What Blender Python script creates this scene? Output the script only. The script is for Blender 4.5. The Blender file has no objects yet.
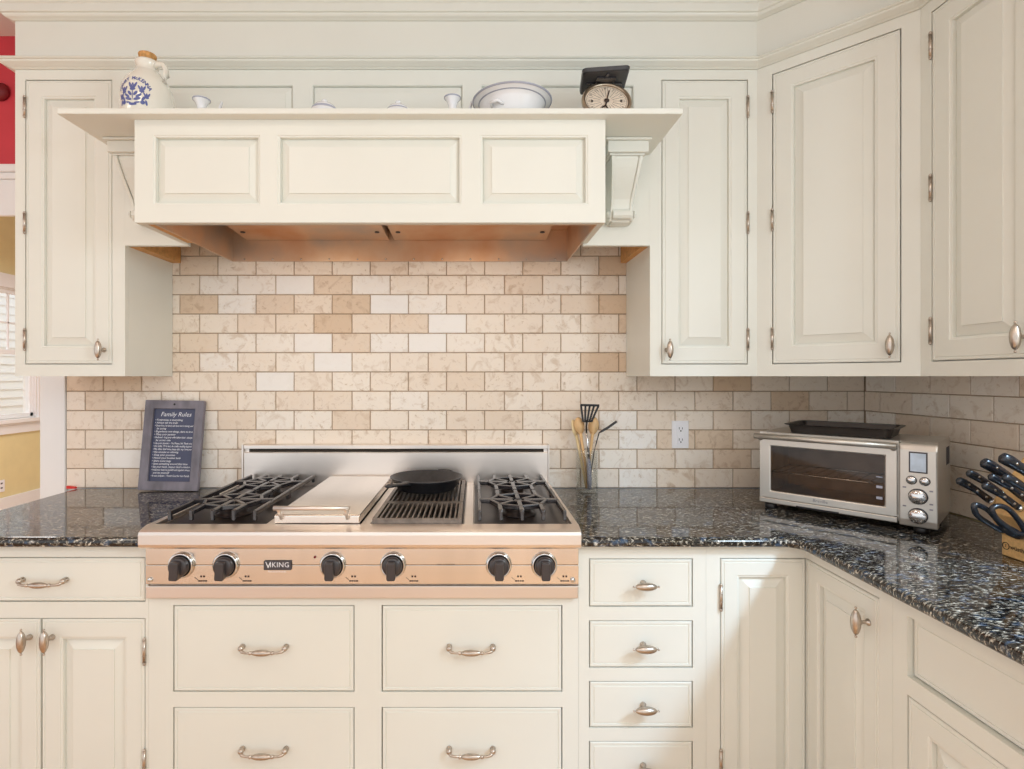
import bpy, bmesh, math, random
from mathutils import Vector, Matrix
R = random.Random(7)
S = bpy.context.scene
COL = S.collection
PI = math.pi

# ------------------------------------------------------------------ camera
F = 543.4; CX = 475.0; CY = 376.5; D = 2.2; CZ = 1.37      # focal px, vanishing point, distance, eye height
cam = bpy.data.cameras.new('camera'); camo = bpy.data.objects.new('camera', cam); COL.objects.link(camo)
camo.location = (0, -D, CZ); camo.rotation_euler = (PI/2, 0, 0)
cam.sensor_width = 36; cam.sensor_fit = 'HORIZONTAL'; cam.lens = F/1024*36
cam.shift_x = (512-CX)/1024; cam.shift_y = -(384.5-CY)/1024
cam.clip_start = .05
S.camera = camo
def sc(Y): return F/(Y+D)
def X_(px, Y): return (px-CX)/sc(Y)
def Z_(py, Y): return CZ-(py-CY)/sc(Y)

# ------------------------------------------------------------------ materials
def lin(c):
    return tuple(((v/255)/12.92 if v/255 <= .04045 else ((v/255+.055)/1.055)**2.4) for v in c)
def N(nt, t, **kw):
    n = nt.nodes.new(t)
    for k, v in kw.items(): setattr(n, k, v)
    return n
def base(name):
    m = bpy.data.materials.new(name); m.use_nodes = True
    return m, m.node_tree, m.node_tree.nodes['Principled BSDF']
def ramp(nt, stops):
    r = N(nt, 'ShaderNodeValToRGB'); cr = r.color_ramp
    while len(cr.elements) < len(stops): cr.elements.new(.5)
    for e, (p, c) in zip(cr.elements, stops):
        e.position = p; e.color = (*c, 1) if len(c) == 3 else c
    return r
def simple(name, srgb, rough=.5, metal=0, var=0, scale=8, bump=0, bscale=60, spec=.5, coat=0, vscale=(1, 1, 1)):
    m, nt, b = base(name)
    c = lin(srgb)
    b.inputs['Base Color'].default_value = (*c, 1)
    b.inputs['Roughness'].default_value = rough; b.inputs['Metallic'].default_value = metal
    b.inputs['Specular IOR Level'].default_value = spec; b.inputs['Coat Weight'].default_value = coat
    tc = N(nt, 'ShaderNodeTexCoord'); mp = N(nt, 'ShaderNodeMapping'); mp.inputs['Scale'].default_value = vscale
    nt.links.new(tc.outputs['Object'], mp.inputs['Vector'])
    if var:
        n = N(nt, 'ShaderNodeTexNoise'); n.inputs['Scale'].default_value = scale; n.inputs['Detail'].default_value = 5
        nt.links.new(mp.outputs[0], n.inputs['Vector'])
        lo = tuple(max(0, v*(1-var)) for v in c); hi = tuple(min(1, v*(1+var)) for v in c)
        r = ramp(nt, [(.3, lo), (.7, hi)])
        nt.links.new(n.outputs['Fac'], r.inputs[0]); nt.links.new(r.outputs[0], b.inputs['Base Color'])
    if bump:
        n2 = N(nt, 'ShaderNodeTexNoise'); n2.inputs['Scale'].default_value = bscale; n2.inputs['Detail'].default_value = 3
        nt.links.new(mp.outputs[0], n2.inputs['Vector'])
        bp = N(nt, 'ShaderNodeBump'); bp.inputs['Strength'].default_value = bump; bp.inputs['Distance'].default_value = .002
        nt.links.new(n2.outputs['Fac'], bp.inputs['Height']); nt.links.new(bp.outputs[0], b.inputs['Normal'])
    return m

M = {}
M['paint'] = simple('cream_paint', (231, 231, 222), .38, var=.02, scale=3, bump=.03, bscale=25, spec=.4)
M['dark'] = simple('dark_recess', (52, 44, 36), .8)
M['white'] = simple('white_trim', (240, 240, 240), .4)
M['red'] = simple('red_wall', (206, 58, 70), .6, var=.04)
M['yellow'] = simple('yellow_wall', (230, 216, 166), .6, var=.03)
M['ceil'] = simple('ceiling_white', (225, 215, 210), .8)
M['steel'] = simple('brushed_steel', (236, 228, 221), .36, 1, var=.08, scale=6, bump=.05, bscale=90, vscale=(.08, 1, 1))
M['steelp'] = simple('smooth_steel', (232, 224, 215), .2, 1, var=.10, scale=7, vscale=(1, .1, .1))  # light and dark bands in the base colour imitate reflection patches
M['nickel'] = simple('antique_nickel', (196, 184, 172), .3, 1, var=.16, scale=90)
M['chrome'] = simple('chrome', (215, 215, 215), .12, 1)
M['iron'] = simple('cast_iron', (46, 46, 50), .36, 0, var=.3, scale=60, bump=.25, bscale=260, spec=.6)
M['grate'] = simple('grate_iron', (44, 41, 44), .24, 0, var=.25, scale=50, spec=1.0)
M['bar'] = simple('grill_bar', (128, 118, 110), .38, .7, var=.3, scale=40)
M['tray'] = simple('burner_tray', (58, 50, 48), .35, .5, var=.25, scale=20)
M['black'] = simple('black_plastic', (28, 27, 28), .32)
M['knob'] = simple('dark_knob', (58, 53, 55), .28, spec=.6)
M['pan'] = simple('dark_pan', (52, 48, 46), .35, .4, var=.15, scale=30)
M['silver'] = simple('silver_paint', (205, 200, 192), .3, .75, var=.04, scale=12)
M['porc'] = simple('porcelain', (238, 238, 240), .12, coat=.6)
M['jug'] = simple('glazed_stoneware', (236, 232, 220), .14, coat=.7)
M['blue'] = simple('blue_print', (92, 102, 158), .3)
M['greyblue'] = simple('greyblue_line', (170, 173, 188), .2)
M['cork'] = simple('cork', (200, 150, 92), .9, var=.3, scale=120, bump=.4, bscale=150)
M['wood'] = simple('beech_wood', (228, 188, 136), .5, var=.14, scale=18, vscale=(4, 4, .5))
M['wood2'] = simple('pale_wood', (234, 212, 164), .5, var=.1, scale=18, vscale=(4, 4, .5))
M['block'] = simple('block_wood', (226, 184, 124), .42, var=.12, scale=14, vscale=(1, 9, 9))
M['plywood'] = simple('unpainted_wood', (214, 160, 98), .6, var=.16, scale=10, vscale=(1, 6, 6))
M['frame'] = simple('weathered_frame', (126, 122, 132), .6, var=.28, scale=26, bump=.3, bscale=60, vscale=(1, 1, .4))
M['slate'] = simple('slate_board', (70, 74, 102), .35, var=.1, scale=12)
M['letter'] = simple('white_lettering', (235, 235, 240), .5)
M['ink'] = simple('dark_ink', (60, 44, 34), .6)
M['outlet'] = simple('outlet_white', (245, 245, 250), .3)
M['slot'] = simple('outlet_slot', (70, 66, 70), .5)
M['dialface'] = simple('aged_dial', (236, 220, 200), .45, var=.08, scale=14)
M['dialrim'] = simple('tarnished_rim', (176, 160, 140), .3, .9, var=.2, scale=60)
M['gold'] = simple('brass', (170, 110, 50), .3, 1)
M['redplastic'] = simple('red_plastic', (215, 40, 30), .4)
M['darkred'] = simple('dark_red', (120, 12, 24), .5)
M['siding'] = simple('white_siding', (240, 243, 250), .7)
M['handle'] = simple('knife_handle', (24, 28, 36), .25, spec=.6)
M['speckle'] = simple('speckled_grip', (166, 166, 180), .4, var=.5, scale=260)

def liner_mat():
    m, nt, b = base('greasy_steel')
    tc = N(nt, 'ShaderNodeTexCoord'); n = N(nt, 'ShaderNodeTexNoise'); n.inputs['Scale'].default_value = 2.6; n.inputs['Detail'].default_value = 8
    nt.links.new(tc.outputs['Object'], n.inputs['Vector'])
    r = ramp(nt, [(.35, lin((186, 180, 174))), (.50, lin((222, 190, 160))), (.68, lin((206, 146, 98)))])
    nt.links.new(n.outputs['Fac'], r.inputs[0]); nt.links.new(r.outputs[0], b.inputs['Base Color'])
    b.inputs['Metallic'].default_value = .6; b.inputs['Roughness'].default_value = .4
    return m
M['liner'] = liner_mat()

def glass(name, tint, w):
    m, nt, b = base(name); out = nt.nodes['Material Output']
    t = N(nt, 'ShaderNodeBsdfTransparent'); t.inputs[0].default_value = (*tint, 1)
    g = N(nt, 'ShaderNodeBsdfGlossy'); g.inputs['Roughness'].default_value = .03
    lw = N(nt, 'ShaderNodeLayerWeight'); lw.inputs[0].default_value = .5
    pw = N(nt, 'ShaderNodeMath', operation='POWER'); pw.inputs[1].default_value = 4; nt.links.new(lw.outputs['Facing'], pw.inputs[0])
    mx = N(nt, 'ShaderNodeMixShader')
    mul = N(nt, 'ShaderNodeMath', operation='MULTIPLY_ADD'); mul.inputs[1].default_value = .7; mul.inputs[2].default_value = w
    nt.links.new(pw.outputs[0], mul.inputs[0]); nt.links.new(mul.outputs[0], mx.inputs[0])
    nt.links.new(t.outputs[0], mx.inputs[1]); nt.links.new(g.outputs[0], mx.inputs[2]); nt.links.new(mx.outputs[0], out.inputs[0])
    return m
M['glass'] = glass('clear_glass', (.97, .975, .965), .09)
M['ovenglass'] = glass('smoked_glass', (.78, .72, .67), .03)
M['cavity'] = simple('oven_cavity', (150, 132, 116), .45, .3, var=.3, scale=14)
M['lcd'] = simple('lcd_screen', (196, 210, 226), .2, var=.12, scale=40)

def tile_mat():
    m, nt, b = base('travertine_tile')
    at = N(nt, 'ShaderNodeAttribute', attribute_name='tone')
    tc = N(nt, 'ShaderNodeTexCoord')
    sep = N(nt, 'ShaderNodeSeparateColor'); nt.links.new(at.outputs['Color'], sep.inputs[0])
    off = N(nt, 'ShaderNodeVectorMath', operation='SCALE'); off.inputs['Scale'].default_value = 13
    nt.links.new(at.outputs['Color'], off.inputs[0])
    ad = N(nt, 'ShaderNodeVectorMath', operation='ADD'); nt.links.new(tc.outputs['Object'], ad.inputs[0]); nt.links.new(off.outputs[0], ad.inputs[1])
    # base tone from the tile's own value
    r0 = ramp(nt, [(0, lin((248, 245, 241))), (.3, lin((247, 237, 224))), (.62, lin((240, 224, 206))), (1, lin((214, 184, 150)))])
    nt.links.new(sep.outputs[0], r0.inputs[0])
    n1 = N(nt, 'ShaderNodeTexNoise'); n1.inputs['Scale'].default_value = 20; n1.inputs['Detail'].default_value = 7; n1.inputs['Roughness'].default_value = .62; n1.inputs['Distortion'].default_value = .9
    nt.links.new(ad.outputs[0], n1.inputs['Vector'])
    r1 = ramp(nt, [(.34, (.80, .73, .66)), (.47, (1, 1, 1)), (.62, (1.0, .985, .96)), (.78, (.88, .83, .77))])
    nt.links.new(n1.outputs['Fac'], r1.inputs[0])
    n2 = N(nt, 'ShaderNodeTexNoise'); n2.inputs['Scale'].default_value = 46; n2.inputs['Detail'].default_value = 5; n2.inputs['Roughness'].default_value = .7; n2.inputs['Distortion'].default_value = .6
    nt.links.new(ad.outputs[0], n2.inputs['Vector'])
    r2 = ramp(nt, [(.30, (.70, .62, .53)), (.42, (1, 1, 1))])
    nt.links.new(n2.outputs['Fac'], r2.inputs[0])
    mx = N(nt, 'ShaderNodeMix', data_type='RGBA', blend_type='MULTIPLY')
    nt.links.new(sep.outputs[1], mx.inputs['Factor']); nt.links.new(r0.outputs[0], mx.inputs['A']); nt.links.new(r1.outputs[0], mx.inputs['B'])
    mx2 = N(nt, 'ShaderNodeMix', data_type='RGBA', blend_type='MULTIPLY')
    nt.links.new(sep.outputs[1], mx2.inputs['Factor']); nt.links.new(mx.outputs['Result'], mx2.inputs['A']); nt.links.new(r2.outputs[0], mx2.inputs['B'])
    nt.links.new(mx2.outputs['Result'], b.inputs['Base Color'])
    b.inputs['Roughness'].default_value = .42
    bp = N(nt, 'ShaderNodeBump'); bp.inputs['Strength'].default_value = .25; bp.inputs['Distance'].default_value = .003
    nt.links.new(n2.outputs['Fac'], bp.inputs['Height']); nt.links.new(bp.outputs[0], b.inputs['Normal'])
    return m
M['tile'] = tile_mat()
M['grout'] = simple('grout', (172, 150, 128), .9, var=.1, scale=40)

def granite_mat():
    m, nt, b = base('dark_granite')
    tc = N(nt, 'ShaderNodeTexCoord'); mp = N(nt, 'ShaderNodeMapping'); mp.inputs['Scale'].default_value = (1, 2.2, 1); mp.inputs['Rotation'].default_value = (0, 0, -.55)
    nt.links.new(tc.outputs['Object'], mp.inputs['Vector'])
    n1 = N(nt, 'ShaderNodeTexNoise'); n1.inputs['Scale'].default_value = 92; n1.inputs['Detail'].default_value = 6; n1.inputs['Roughness'].default_value = .65; n1.inputs['Distortion'].default_value = .5
    nt.links.new(mp.outputs[0], n1.inputs['Vector'])
    r1 = ramp(nt, [(.45, lin((17, 16, 16))), (.52, lin((58, 54, 49))), (.58, lin((128, 122, 110))), (.66, lin((224, 218, 204)))])
    nt.links.new(n1.outputs['Fac'], r1.inputs[0])
    v = N(nt, 'ShaderNodeTexNoise'); v.inputs['Scale'].default_value = 34; v.inputs['Detail'].default_value = 3
    nt.links.new(mp.outputs[0], v.inputs['Vector'])
    r2 = ramp(nt, [(.56, (0, 0, 0)), (.68, (1, 1, 1))]); nt.links.new(v.outputs['Fac'], r2.inputs[0])
    mx = N(nt, 'ShaderNodeMix', data_type='RGBA'); mx.inputs['B'].default_value = (*lin((92, 128, 168)), 1)
    mu = N(nt, 'ShaderNodeMath', operation='MULTIPLY'); mu.inputs[1].default_value = .3
    nt.links.new(r2.outputs[0], mu.inputs[0]); nt.links.new(mu.outputs[0], mx.inputs['Factor'])
    nt.links.new(r1.outputs[0], mx.inputs['A']); nt.links.new(mx.outputs['Result'], b.inputs['Base Color'])
    b.inputs['Roughness'].default_value = .07; b.inputs['Specular IOR Level'].default_value = .6
    return m
M['granite'] = granite_mat()

def floor_mat():
    m, nt, b = base('oak_floor')
    tc = N(nt, 'ShaderNodeTexCoord'); br = N(nt, 'ShaderNodeTexBrick')
    br.inputs['Scale'].default_value = 1; br.inputs['Brick Width'].default_value = 1.2; br.inputs['Row Height'].default_value = .083; br.inputs['Mortar Size'].default_value = .0015
    br.inputs['Color1'].default_value = (*lin((228, 184, 138)), 1); br.inputs['Color2'].default_value = (*lin((214, 166, 120)), 1); br.inputs['Mortar'].default_value = (*lin((90, 56, 30)), 1)
    nt.links.new(tc.outputs['Object'], br.inputs['Vector']); nt.links.new(br.outputs['Color'], b.inputs['Base Color'])
    b.inputs['Roughness'].default_value = .3
    return m
M['floor'] = floor_mat()

# ------------------------------------------------------------------ mesh builder
class MB:
    def __init__(s): s.v = []; s.f = []; s.sm = []; s.tone = None
    def add(s, vs, fs, smooth=False):
        o = len(s.v); s.v += [tuple(p) for p in vs]
        for f in fs: s.f.append([i+o for i in f]); s.sm.append(smooth)
        return s
    def box(s, x0, x1, y0, y1, z0, z1):
        vs = [(x, y, z) for z in (z0, z1) for y in (y0, y1) for x in (x0, x1)]
        return s.add(vs, [(0, 2, 3, 1), (4, 5, 7, 6), (0, 1, 5, 4), (2, 6, 7, 3), (0, 4, 6, 2), (1, 3, 7, 5)])
    def bar(s, p0, p1, w, h, up=(0, 0, 1)):
        p0 = Vector(p0); p1 = Vector(p1); d = (p1-p0).normalized(); u = Vector(up)
        a = d.cross(u).normalized(); b = a.cross(d).normalized()
        vs = []
        for p in (p0, p1):
            for i, j in ((-1, -1), (1, -1), (1, 1), (-1, 1)): vs.append(p+a*i*w/2+b*j*h/2)
        return s.add(vs, [(0, 3, 2, 1), (4, 5, 6, 7), (0, 1, 5, 4), (1, 2, 6, 5), (2, 3, 7, 6), (3, 0, 4, 7)])
    def lathe(s, prof, c=(0, 0, 0), ax='z', n=24, flute=0, phase=0, caps=True, sx=1, sy=1):
        vs = []; c = Vector(c)
        for r, h in prof:
            for k in range(n):
                a = 2*PI*k/n+phase; rr = r*(1-(flute if k % 2 else 0)); x = rr*math.cos(a)*sx; y = rr*math.sin(a)*sy
                p = {'z': (x, y, h), 'y': (x, h, y), 'x': (h, x, y)}[ax] if isinstance(ax, str) else None
                if p is None:
                    q = ax; p = q @ Vector((x, y, h))
                vs.append(Vector(p)+c)
        fs = []
        for i in range(len(prof)-1):
            for k in range(n): fs.append((i*n+k, i*n+(k+1) % n, (i+1)*n+(k+1) % n, (i+1)*n+k))
        if caps:
            fs.append(tuple(range(n))[::-1]); fs.append(tuple(range((len(prof)-1)*n, len(prof)*n)))
        return s.add(vs, fs, True)
    def cyl(s, p0, p1, r0, r1=None, n=16):
        p0 = Vector(p0); p1 = Vector(p1); d = p1-p0
        q = d.to_track_quat('Z', 'Y').to_matrix()
        r1 = r0 if r1 is None else r1
        return s.lathe([(r0, 0), (r1, d.length)], p0, q, n)
    def ball(s, c, r, n=14, sx=1, sy=1, sz=1):
        prof = [(max(.0001, r*math.sin(PI*i/8)), -r*math.cos(PI*i/8)*sz) for i in range(9)]
        return s.lathe(prof, c, 'z', n, sx=sx, sy=sy)
    def tube(s, pts, rad, n=10, closed=False, flat=1.0, up=(0, 0, 1)):
        pts = [Vector(p) for p in pts]; m = len(pts); vs = []
        rr = rad if isinstance(rad, (list, tuple)) else [rad]*m
        for i, p in enumerate(pts):
            t = (pts[(i+1) % m]-pts[i-1]) if closed else (pts[min(i+1, m-1)]-pts[max(i-1, 0)])
            t.normalize(); u = Vector(up)
            if abs(t.dot(u)) > .98: u = Vector((1, 0, 0)) if abs(t.x) < .9 else Vector((0, 1, 0))
            a = t.cross(u).normalized(); b = a.cross(t).normalized()
            for k in range(n):
                g = 2*PI*k/n; vs.append(p+a*rr[i]*math.cos(g)+b*rr[i]*flat*math.sin(g))
        fs = []
        for i in range(m if closed else m-1):
            j = (i+1) % m
            for k in range(n): fs.append((i*n+k, i*n+(k+1) % n, j*n+(k+1) % n, j*n+k))
        if not closed: fs += [tuple(range(n))[::-1], tuple(range((m-1)*n, m*n))]
        return s.add(vs, fs, True)
    def prism(s, poly, a0, a1, ax='x'):
        n = len(poly); vs = []
        for a in (a0, a1):
            for p, q in poly: vs.append({'x': (a, p, q), 'y': (p, a, q), 'z': (p, q, a)}[ax])
        fs = [tuple(range(n))[::-1], tuple(range(n, 2*n))]+[(i, (i+1) % n, n+(i+1) % n, n+i) for i in range(n)]
        return s.add(vs, fs)
    def rings(s, x0, x1, z0, z1, prof, back=None):
        """nested rectangles facing -y: prof = [(inset, y)...], last one capped; back = y of the back face"""
        vs = []; fs = []
        for ins, y in prof:
            vs += [(x0+ins, y, z0+ins), (x1-ins, y, z0+ins), (x1-ins, y, z1-ins), (x0+ins, y, z1-ins)]
        for i in range(len(prof)-1):
            for k in range(4): fs.append((i*4+k, i*4+(k+1) % 4, i*4+4+(k+1) % 4, i*4+4+k))
        e = (len(prof)-1)*4; fs.append((e, e+1, e+2, e+3))
        if back is not None:
            o = len(vs); vs += [(x0, back, z0), (x1, back, z0), (x1, back, z1), (x0, back, z1)]
            fs.append((o+3, o+2, o+1, o))
            for k in range(4): fs.append((o+k, o+(k+1) % 4, (k+1) % 4, k))
        return s.add(vs, fs)
    def holed(s, x0, x1, z0, z1, holes, yf, yb, ringprof=None):
        """slab from yf (front) to yb with rectangular holes; with ringprof each hole is filled by a nested-rectangle panel instead"""
        xs = sorted({x0, x1, *[h[0] for h in holes], *[h[1] for h in holes]}); zs = sorted({z0, z1, *[h[2] for h in holes], *[h[3] for h in holes]})
        inside = lambda x, z: any(h[0] < x < h[1] and h[2] < z < h[3] for h in holes)
        for i in range(len(xs)-1):
            for j in range(len(zs)-1):
                if inside((xs[i]+xs[i+1])/2, (zs[j]+zs[j+1])/2): continue
                for y in ((yf, yb) if not ringprof else (yf,)):
                    s.add([(xs[i], y, zs[j]), (xs[i+1], y, zs[j]), (xs[i+1], y, zs[j+1]), (xs[i], y, zs[j+1])], [(0, 1, 2, 3) if y == yf else (3, 2, 1, 0)])
        if ringprof: s.add([(x0, yb, z0), (x1, yb, z0), (x1, yb, z1), (x0, yb, z1)], [(3, 2, 1, 0)])
        for (a, b, c, d, sgn) in [(x0, x1, z0, z1, 1)]+([] if ringprof else [(h[0], h[1], h[2], h[3], -1) for h in holes]):
            P = [(a, c), (b, c), (b, d), (a, d)]
            for k in range(4):
                p, q = P[k], P[(k+1) % 4]
                f = (0, 1, 2, 3) if sgn < 0 else (3, 2, 1, 0)
                s.add([(p[0], yf, p[1]), (q[0], yf, q[1]), (q[0], yb, q[1]), (p[0], yb, p[1])], [f])
        if ringprof:
            for h in holes: s.rings(*h, [(i, yf+y) for i, y in ringprof])
        return s
    def sweep(s, prof, path, closed=False):
        """profile [(out, z)] closed polygon swept along an xy polyline; out is to the right-hand side (d x z)"""
        n = len(path); P = [Vector((p[0], p[1])) for p in path]; vs = []
        for i in range(n):
            d0 = (P[i]-P[i-1]).normalized() if i else (P[1]-P[0]).normalized()
            d1 = (P[i+1]-P[i]).normalized() if i < n-1 else d0
            n0 = Vector((d0.y, -d0.x)); n1 = Vector((d1.y, -d1.x)); b = (n0+n1).normalized(); k = 1/max(.3, b.dot(n0))
            for o, z in prof: q = P[i]+b*o*k; vs.append((q.x, q.y, z))
        m = len(prof); fs = []
        for i in range(n-1):
            for k in range(m): fs.append((i*m+k, i*m+(k+1) % m, (i+1)*m+(k+1) % m, (i+1)*m+k))
        fs += [tuple(range(m))[::-1], tuple(range((n-1)*m, n*m))]
        return s.add(vs, fs)
    def xf(s, mat, start=0):
        for i in range(start, len(s.v)): s.v[i] = tuple(mat @ Vector(s.v[i]))
        return s
    def mesh(s, name, mat, recalc=True):
        me = bpy.data.meshes.new(name); me.from_pydata(s.v, [], s.f); me.update()
        me.polygons.foreach_set('use_smooth', s.sm)
        if recalc:
            bm = bmesh.new(); bm.from_mesh(me); bmesh.ops.remove_doubles(bm, verts=bm.verts, dist=1e-6)
            bmesh.ops.recalc_face_normals(bm, faces=bm.faces); bm.to_mesh(me); bm.free()
        for m_ in (mat if isinstance(mat, (list, tuple)) else [mat]): me.materials.append(M[m_])
        return me
    def build(s, name, mat, parent=None, loc=(0, 0, 0), rot=(0, 0, 0), bev=0, world=False, label=None):
        me = s.mesh(name, mat)
        return put(name, me, parent, loc, rot, bev, world, label)
def put(name, me, parent=None, loc=(0, 0, 0), rot=(0, 0, 0), bev=0, world=False, label=None):
    o = bpy.data.objects.new(name, me); COL.objects.link(o)
    if parent: o.parent = parent
    if world and parent:
        inv = Matrix.LocRotScale(parent.location, parent.rotation_euler, None).inverted()
        if parent.parent: inv = inv @ Matrix.LocRotScale(parent.parent.location, parent.parent.rotation_euler, None).inverted()
        o.matrix_local = inv @ Matrix.LocRotScale(Vector(loc), None, None)
    else:
        o.location = loc; o.rotation_euler = rot
    if bev:
        b = o.modifiers.new('bevel', 'BEVEL'); b.width = bev; b.segments = 2; b.limit_method = 'ANGLE'; b.angle_limit = math.radians(40); b.harden_normals = False
    if label: o['label'] = label
    return o
def tag(o, label, cat, group=None):
    o['label'] = label; o['category'] = cat
    if group: o['group'] = group
    return o
def thing(name, label, cat, loc=(0, 0, 0), rz=0, group=None):
    o = bpy.data.objects.new(name, None); COL.objects.link(o); o.location = loc; o.rotation_euler = (0, 0, rz); o.empty_display_size = .05
    return tag(o, label, cat, group)
def struct(name, mb, mat, bev=0, parent=None):
    o = mb.build(name, mat, parent, bev=bev)
    if not parent: o['kind'] = 'structure'
    return o
def copy_tree(o, parent=None):
    c = o.copy(); COL.objects.link(c)
    if parent: c.parent = parent
    for ch in list(o.children): copy_tree(ch, c)
    return c
def text_mb(txt, size, align='CENTER', shear=0, depth=0, spacing=1.0, bold=0):
    """lettering in the local xz plane facing -y"""
    cu = bpy.data.curves.new('lettering', 'FONT'); cu.body = txt; cu.size = size; cu.align_x = align; cu.align_y = 'CENTER'; cu.shear = shear; cu.extrude = depth; cu.resolution_u = 2; cu.offset = bold
    cu.space_character = spacing
    ob = bpy.data.objects.new('lettering', cu); COL.objects.link(ob)
    dg = bpy.context.evaluated_depsgraph_get(); me = bpy.data.meshes.new_from_object(ob.evaluated_get(dg))
    mb = MB(); mb.add([(v.co.x, -v.co.z, v.co.y) for v in me.vertices], [list(p.vertices) for p in me.polygons])
    bpy.data.objects.remove(ob); bpy.data.curves.remove(cu); bpy.data.meshes.remove(me)
    return mb
def merge(dst, src, mat=None):
    vs = [tuple(mat @ Vector(v)) for v in src.v] if mat else src.v
    o = len(dst.v); dst.v += vs; dst.f += [[i+o for i in f] for f in src.f]; dst.sm += src.sm
    return dst
T = Matrix.Translation

# ------------------------------------------------------------------ levels
ZC = .918            # worktop
CH = 2.755            # ceiling
ZB = 1.371           # underside of the wall cabinets
ZT = 2.442           # top of the wall cabinets
YU = -.30            # face of wall cabinets
YB = -.65            # face of base cabinets
XR = 1.575           # right wall
XF = .945            # face of the right base run
XUR = 1.30           # face of right wall cabinet

# ------------------------------------------------------------------ room shell
wb = struct('wall_back', MB().box(-1.757, 1.70, .012, .13, 0, 3.15), 'white')
mb = MB(); mb.box(XR+.012, XR+.13, -1.30, .0115, 0, CH); mb.box(XR+.012, XR+.13, -3.7, -2.74, 0, CH); mb.box(XR+.012, XR+.13, -2.74, -1.30, 0, 1.25); mb.box(XR+.012, XR+.13, -2.74, -1.30, 2.4, CH)
wr = struct('wall_right', mb, 'yellow')
struct('floor', MB().box(-9, 3.5, -4.2, 8, -.1, 0), 'floor')
struct('ceiling', MB().box(-4.94, XR+.129, -3.9, .0115, CH, CH+.1), 'ceil')
struct('ceiling', MB().box(-4.94, 2, .131, 6.6, 3.15, 3.25), 'ceil')

def tiles(mb, tones, u0, u1, z0, z1, origin, pitch, rowh, put_, over={}):
    g = .0035; r = 0; z = z0
    while z < z1-.004:
        zt = min(z+rowh, z1)
        off = origin[0] if r % 2 == 0 else origin[1]
        k = math.floor((u0-off)/pitch)
        while off+k*pitch < u1-.004:
            a = max(u0, off+k*pitch); b = min(u1, off+(k+1)*pitch)
            c = off+(k+.5)*pitch
            if b-a > .008:
                t = None
                for (rr, cc), val in over.items():
                    if rr == r and abs(cc-c) < pitch*.3: t = val
                if t is None: t = min(1, max(.05, R.gauss(.42, .17)))
                n0 = len(mb.v)
                e = .0016; d = .0022
                A, B, Z0, Z1 = a+g/2, b-g/2, z+g/2, zt-g/2
                pts = []
                for (ins, dep) in ((0, .009), (0, d), (e, 0)):
                    pts += [put_(A+ins, dep, Z0+ins), put_(B-ins, dep, Z0+ins), put_(B-ins, dep, Z1-ins), put_(A+ins, dep, Z1-ins)]
                fs = [(i*4+q, i*4+(q+1) % 4, i*4+4+(q+1) % 4, i*4+4+q) for i in range(2) for q in range(4)]+[(8, 9, 10, 11)]
                mb.add(pts, fs)
                v2 = (.12 if t < .1 else R.uniform(.6, 1)); v3 = R.random()
                tones += [(t, v2, v3, 1)]*12
            k += 1
        z += rowh; r += 1
def tile_obj(name, mb, tones, parent):
    me = bpy.data.meshes.new(name); me.from_pydata(mb.v, [], mb.f); me.update()
    ca = me.color_attributes.new('tone', 'FLOAT_COLOR', 'POINT')
    ca.data.foreach_set('color', [c for t in tones for c in t])
    me.materials.append(M['tile'])
    return put(name, me, parent)
P_ = .15437; RH = .0783
o_even = X_(85, 0); o_odd = X_(103.3, 0)
over = {(10, X_(294, 0)): .02, (9, X_(389, 0)): .02, (8, X_(448, 0)): .02, (7, X_(428, 0)): .03, (7, X_(313, 0)): .08, (6, X_(332, 0)): .03, (10, X_(370, 0)): .12,
        (9, X_(351, 0)): .85, (8, X_(409, 0)): .66, (7, X_(351, 0)): .68, (9, X_(312, 0)): .6, (11, X_(613, 0)): .85, (9, X_(613, 0)): .88, (9, X_(581, 0)): .72,
        (6, X_(604, 0)): .86, (10, X_(527, 0)): .7, (5, X_(733, 0)): .9, (8, X_(466, 0)): .6, (5, X_(80, 0)): .82, (5, X_(122, 0)): .85, (2, X_(719, 0)): .78, (2, X_(638, 0)): .1, (1, X_(733, 0)): .7, (4, X_(562, 0)): .55}
mb = MB(); tn = []
tiles(mb, tn, -1.656, XR+.003, ZC+.0005, 2.015, (o_even, o_odd), P_, RH, lambda u, d, z: (u, d, z), over)
tile_obj('tile_facing', mb, tn, wb)
MB().box(-1.656, XR+.01, .004, .0118, ZC+.0005, 2.015).build('grout_bed', 'grout', wb)
mb = MB(); tn = []
tiles(mb, tn, 0, 1.10, ZC+.0005, 1.94, (.085, .085-P_/2), P_, RH, lambda u, d, z: (XR+d, -u, z), {})
tile_obj('tile_facing', mb, tn, wr)
MB().box(XR+.004, XR+.0118, -1.10, 0, ZC+.0005, 1.94).build('grout_bed', 'grout', wr)

# window in the right wall over the run (out of frame; lights the room)
mb = MB()
for a in (-2.82, -1.30): mb.box(XR-.008, XR+.011, a, a+.08, 1.25, 2.40)
mb.box(XR-.008, XR+.011, -2.82, -1.22, 2.40, 2.48); mb.box(XR-.03, XR+.011, -2.84, -1.20, 1.20, 1.249)
struct('window_2', mb, 'white')

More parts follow.
